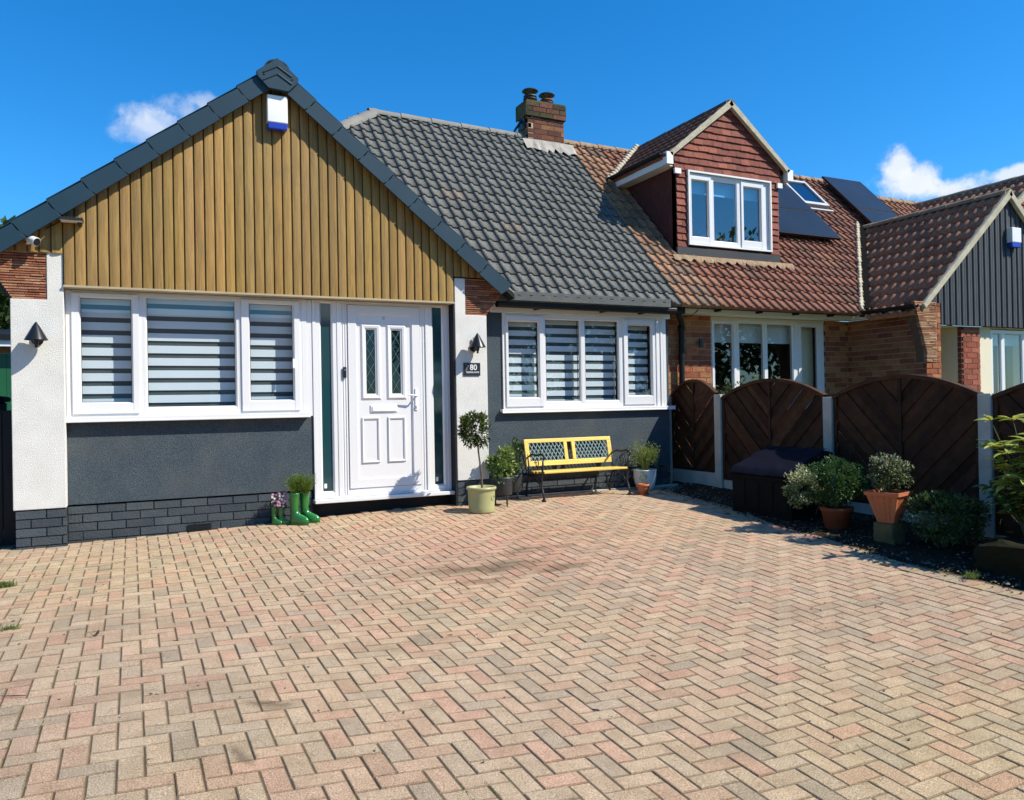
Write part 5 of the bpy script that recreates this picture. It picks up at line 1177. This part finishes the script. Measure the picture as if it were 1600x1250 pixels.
vs_ = [p for r_ in R_ for p in r_]; n = 40
b.add(vs_, [(i*n+k, i*n+(k+1) % n, (i+1)*n+(k+1) % n, (i+1)*n+k) for i in range(len(R_)-1) for k in range(n)]+[list(range(n))[::-1]])
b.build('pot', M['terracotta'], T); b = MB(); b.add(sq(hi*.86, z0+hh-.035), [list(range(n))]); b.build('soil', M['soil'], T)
b = MB(); b.tube([(x, y, z0+.2), (x, y, z0+.33)], .006, 6)
for q in range(9): d = rv().normalized(); b.tube([(x, y, z0+.3), (x+d.x*.15, y+d.y*.15, z0+.42+abs(d.z)*.1)], [.004, .0015], 5)
b.build('stem', M['bark'], T)
crown('foliage', T, (x-.0, y, z0+.40), (.195, .18, .15), 2400, .026, .014, [(.05, .085, .025), (.09, .13, .04), (.34, .36, .18), (.04, .07, .02)], clumps=34, cr=.3, tip=((.55, .56, .36), .3))
# low bush
x, y = 5.62, 3.98; z = bed_z(x, y)
T = thing('low_bush', 'low dark leafy bush growing in the bed between the fluted pot and concrete post', 'bush', (x, y, z))
b = MB()
for q in range(16): d = rv().normalized(); b.tube([(x+d.x*.05, y+d.y*.05, z-.02), (x+d.x*.2, y+d.y*.2, z+.26)], [.006, .002], 5)
b.build('stem', M['bark'], T); crown('foliage', T, (x, y, z+.22), (.34, .27, .19), 5200, .034, .018, [(.05, .10, .03), (.075, .13, .035), (.10, .16, .05)], clumps=70, cr=.28, shell=.55)
# rock
b = MB(); bmr = bmesh.new(); bmesh.ops.create_icosphere(bmr, subdivisions=4, radius=1)
rc = Vector((5.42, 3.12, bed_z(5.4, 3.12)+.03))
for v in bmr.verts:
    q = v.co.copy(); k = 1+.22*noise.noise(q*1.4+Vector((3, 1, 2)))+.10*noise.noise(q*4); q = Vector((max(-.85, min(.85, q.x*1.2)), max(-.85, min(.85, q.y*1.2)), max(-.8, min(.72, q.z))))*k
    if q.z < 0: q.x *= 1.12; q.y *= 1.12
    v.co = rc+Vector((q.x*.27, q.y*.36, q.z*.25))
bmr.verts.ensure_lookup_table(); b.add([v.co for v in bmr.verts], [[v.index for v in f.verts] for f in bmr.faces]); bmr.free()
o = b.build('rock', M['rock']); tag(o, 'big dark mossy rock at the right end of the bed by the spotted laurel', 'rock')
# spotted laurel
x, y = 5.72, 3.34; z = bed_z(x, y)
T = thing('spotted_laurel', 'spotted laurel with glossy yellow green leaves at the right edge', 'shrub', (x, y, z))
b = MB(); tips = []
for q in range(58):
    a = random.uniform(0, 6.28); r_ = random.uniform(.05, .30); h_ = random.uniform(.36, 1.0)
    e_ = Vector((x+r_*math.cos(a), y+r_*math.sin(a), z+h_)); m_ = Vector((x+r_*.4*math.cos(a), y+r_*.4*math.sin(a), z+h_*.55)); b.tube([(x+.03*math.cos(a), y+.03*math.sin(a), z-.02), m_, e_], [.009, .006, .003], 6, (.12, .15, .05)); tips += [(e_, (e_-m_).normalized()), (m_.lerp(e_, .55), (e_-m_).normalized())]
b.build('stem', M['leaf'], T)
b = MB()
for e_, d in tips:
    for k in range(7):
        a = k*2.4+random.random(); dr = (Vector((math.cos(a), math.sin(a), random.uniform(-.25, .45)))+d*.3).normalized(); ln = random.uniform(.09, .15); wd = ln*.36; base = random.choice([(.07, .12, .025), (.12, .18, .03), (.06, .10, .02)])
        if e_.z > z+.52: base = random.choice([(.38, .44, .06), (.52, .55, .11), (.22, .30, .05)])  # upper leaves brighter: sunlight put into the leaf colour
        nr = (Vector((0, 0, 1))+rv()*.5).normalized(); s_ = dr.cross(nr).normalized(); u_ = s_.cross(dr)
        pts = []; m = 5
        for i in range(m+1):
            t = i/m; w_ = wd*.5*math.sin(math.pi*min(1, .06+t*.94))**.8; c_ = e_+dr*ln*t-u_*ln*.3*t*t; pts += [tuple(c_-s_*w_+u_*w_*.35), tuple(c_), tuple(c_+s_*w_+u_*w_*.35)]
        bb = len(b.v); b.v += pts
        for i in range(m):
            for j in range(2):
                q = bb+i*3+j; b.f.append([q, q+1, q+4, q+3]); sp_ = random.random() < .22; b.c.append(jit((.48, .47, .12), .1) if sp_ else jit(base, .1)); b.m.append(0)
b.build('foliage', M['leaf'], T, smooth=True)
b = MB(); b.tube([(5.98, 3.62, z-.02), (6.12, 3.5, z+.5)], .006, 6); b.build('garden_cane', M['cement'], T)
# grass and litter
def grass(label, x, y, r, n, h):
    b = MB(); z = gz(x, y)-.004
    for k in range(n):
        a = random.uniform(0, 6.28); q = random.uniform(0, r); p = Vector((x+q*math.cos(a), y+q*math.sin(a)*.5, z)); d = Vector((random.uniform(-.7, .7), random.uniform(-.7, .7), 1)).normalized(); leaf(b, p, d, rv(), h*random.uniform(.5, 1.2), .004, jit(random.choice([(.18, .28, .05), (.12, .2, .04), (.3, .32, .12)]), .2), curl=.3)
    o = b.build('grass_tuft', M['leaf']); return tag(o, label, 'grass tuft', 'weeds growing in the paving joints')
grass('green grass tuft in the joints at the left edge near the white pillar', -.77, 6.10, .07, 220, .045)
grass('thin dry grass tuft in the joints at the left edge nearer the camera', -.60, 4.92, .06, 90, .03)
grass('sprig of weeds where the bed meets the paving by the rock', 4.98, 3.35, .07, 160, .05)
def litter(label, x, y, s, col, a):
    b = MB(); z = gz(x, y)+.004; d = Vector((math.cos(a), math.sin(a), .25)); leaf(b, Vector((x, y, z)), d, Vector((0, 0, 1)), s, s*.45, col, curl=-.3); leaf(b, Vector((x, y, z)), Vector((math.cos(a+1.9), math.sin(a+1.9), .3)), Vector((0, 0, 1)), s*.7, s*.35, col, curl=-.3)
    o = b.build('fallen_leaf', M['leaf']); return tag(o, label, 'dead leaf', 'dead leaves on the block paving')
LB = (.05, .035, .02)
litter('curled yellow brown dead leaf on the paving below the boots', 0.93, 4.98, .04, (.30, .20, .07), .5)
litter('dark dead leaf on the paving below the triple window', -.18, 4.56, .045, (.07, .05, .03), 1.2)
litter('tiny dark leaf fragment on the paving in front of the threshold', 1.95, 6.9, .028, LB, 2.0)
litter('pale dead leaf at the foot of the brick plinth', .06, 7.55, .05, (.36, .27, .13), .2)
b = MB(); z = gz(-.44, 3.76); b.tube([(-.49, 3.79, z+.006), (-.44, 3.76, z+.009), (-.40, 3.75, z+.006)], [.002, .003, .0015], 5); tag(b.build('twig', M['bark']), 'thin dark twig lying on the paving at the lower left', 'twig')

# ------------------------------------------------------------------ left side: gate, garage, hedge
T = thing('side_gate', 'black side gate in deep shade left of the white pillar', 'gate', (-1.5, 7.95, -1.16))
b = MB()
for k in range(11): b.box(-2.02+k*.1025, -2.02+k*.1025+.098, 7.95, 7.968, -1.15, .02)
b.box(-2.02, -.905, 7.969, 8.0, -.95, -.86); b.box(-2.02, -.905, 7.969, 8.0, -.25, -.16); b.build('gate_boards', M['black'], T, bevel=.003)
b = MB(); b.box(-2.14, -2.03, 7.90, 8.0, -1.2, .12); b.build('gate_post', M['black'], T, bevel=.006)
T = thing('wheelie_bin', 'dark bin standing behind the black side gate', 'bin', (-1.3, 8.5, -1.15))
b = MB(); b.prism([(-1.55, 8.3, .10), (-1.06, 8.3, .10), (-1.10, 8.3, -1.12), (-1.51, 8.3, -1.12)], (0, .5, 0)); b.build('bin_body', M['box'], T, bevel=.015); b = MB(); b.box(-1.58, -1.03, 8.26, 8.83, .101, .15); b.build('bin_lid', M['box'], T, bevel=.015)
G = thing('garage', 'brick garage with green boarded door and flat dark roof, left behind the house', 'garage', (-3, 15, -1.1))
brick_wall('brick_wall', G, (-5.2, 15.0, -1.2), (1, 0, 0), 3.9, 2.3, (0, -1, 0), BRICKS, [M['brick'], M['mortar']], openings=[(3.16, 3.75, 0, 2.15)])
b = MB()
for k in range(5): b.box(-2.04+k*.118, -2.04+k*.118+.114, 14.98, 15.0, -1.1, .95)
b.build('garage_door', M['green_door'], G)
b = MB(); b.box(-5.4, -1.1, 14.75, 14.80, 1.06, 1.16); b.build('fascia', M['whiteboard'], G)
b = MB(); b.box(-5.42, -1.08, 14.7, 19, 1.161, 1.22); 
for k in range(4): b.prism([(-5.42, 14.7+k*.6, 1.22+k*.07), (-1.08, 14.7+k*.6, 1.22+k*.07), (-1.08, 15.3+k*.6, 1.30+k*.07), (-5.42, 15.3+k*.6, 1.30+k*.07)], (0, 0, .03))
b.build('roof', M['black'], G); b = MB(); b.box(-1.32, -1.3, 15.1, 19, -1.2, 1.1); b.box(-5.3, -1.3, 15.2, 15.25, -1.2, 1.1); b.build('side_wall', M['grey_render'], G)
b = MB()
T = thing('conifer_hedge', 'tall green hedge rising behind the garage at the left edge', 'hedge', (-3, 21, -1.2))
b = MB(); b.tube([(-3, 21, -1.2), (-3, 21, 2.6)], [.2, .08], 8); b.build('trunk', M['bark'], T)
crown('crown', T, (-3.6, 21, 1.5), (3.0, 1.4, 2.9), 24000, .26, .16, [(.05, .09, .025), (.08, .13, .04), (.14, .19, .06)], clumps=220, cr=.24, shell=.15)
# neighbour's front plants seen through the fence line
def nplant(label, x, y, r, n):
    z = -1.15; T = thing('front_shrub', label, 'shrub', (x, y, z), "neighbour's shrubs under the window"); b = MB(); b.tube([(x, y, z), (x, y, z+.9)], [.03, .01], 6); b.build('trunk', M['bark'], T)
    crown('foliage', T, (x, y, z+.95), (r, r, .55), n, .05, .018, [(.05, .09, .025), (.09, .14, .04), (.13, .18, .06)], clumps=30, cr=.3)
nplant('feathery green shrub showing over the short fence panel, left below the window', 7.0, 7.85, .26, 1100)
nplant('smaller green shrub showing just above the arched panel below the window', 7.55, 7.88, .22, 800)

# ------------------------------------------------------------------ across the road, behind the camera (mirrored in the glass)
O = thing('opposite_bungalow', 'brick bungalow across the road behind the camera', 'house', (4, -22, -1.7))
b = MB(); b.box(-6, 9, -28, -20, -1.8, 1.2); b.build('wall', mat('far_brick', (.30, .17, .11), (.24, .13, .09), 3, .9), O)
b = MB(); b.prism([(-6.4, -28.5, 1.2), (-6.4, -19.5, 1.2), (-6.4, -24, 4.4)], (15.8, 0, 0)); b.build('roof', mat('far_roof', (.14, .09, .07), None, 3, .9), O)
b = MB(); b.box(-3, 0, -19.99, -19.95, -.6, .8); b.box(3, 5.5, -19.99, -19.95, -.6, .8); b.build('window', M['upvc'], O)
for (lb, x, y, h, r) in (('rounded green street tree across the road, left of the opposite bungalow', -12, -18, 5, 2.8), ('tall green street tree across the road, just right of the opposite bungalow', 14, -17, 7, 3.6), ('broad green street tree across the road, second to the right', 20.5, -16, 7, 3.8), ('green street tree across the road, third to the right', 27, -15, 7.5, 4.0), ('green street tree across the road, furthest to the right', 35, -14, 8, 4.4), ('large green street tree across the road, far left beside the first', -20, -13, 9, 4.5)):
    T = thing('street_tree', lb, 'tree', (x, y, -1.7), 'trees across the road'); b = MB(); b.tube([(x, y, -1.8), (x+.1, y, .5), (x, y, h-1.5)], [.25, .18, .06], 8); b.build('trunk', M['bark'], T)
    crown('crown', T, (x, y, h-3.4), (r, r, r*1.1), 5000, .42, .26, [(.06, .11, .02), (.12, .18, .03), (.2, .24, .05)], clumps=50, cr=.3)
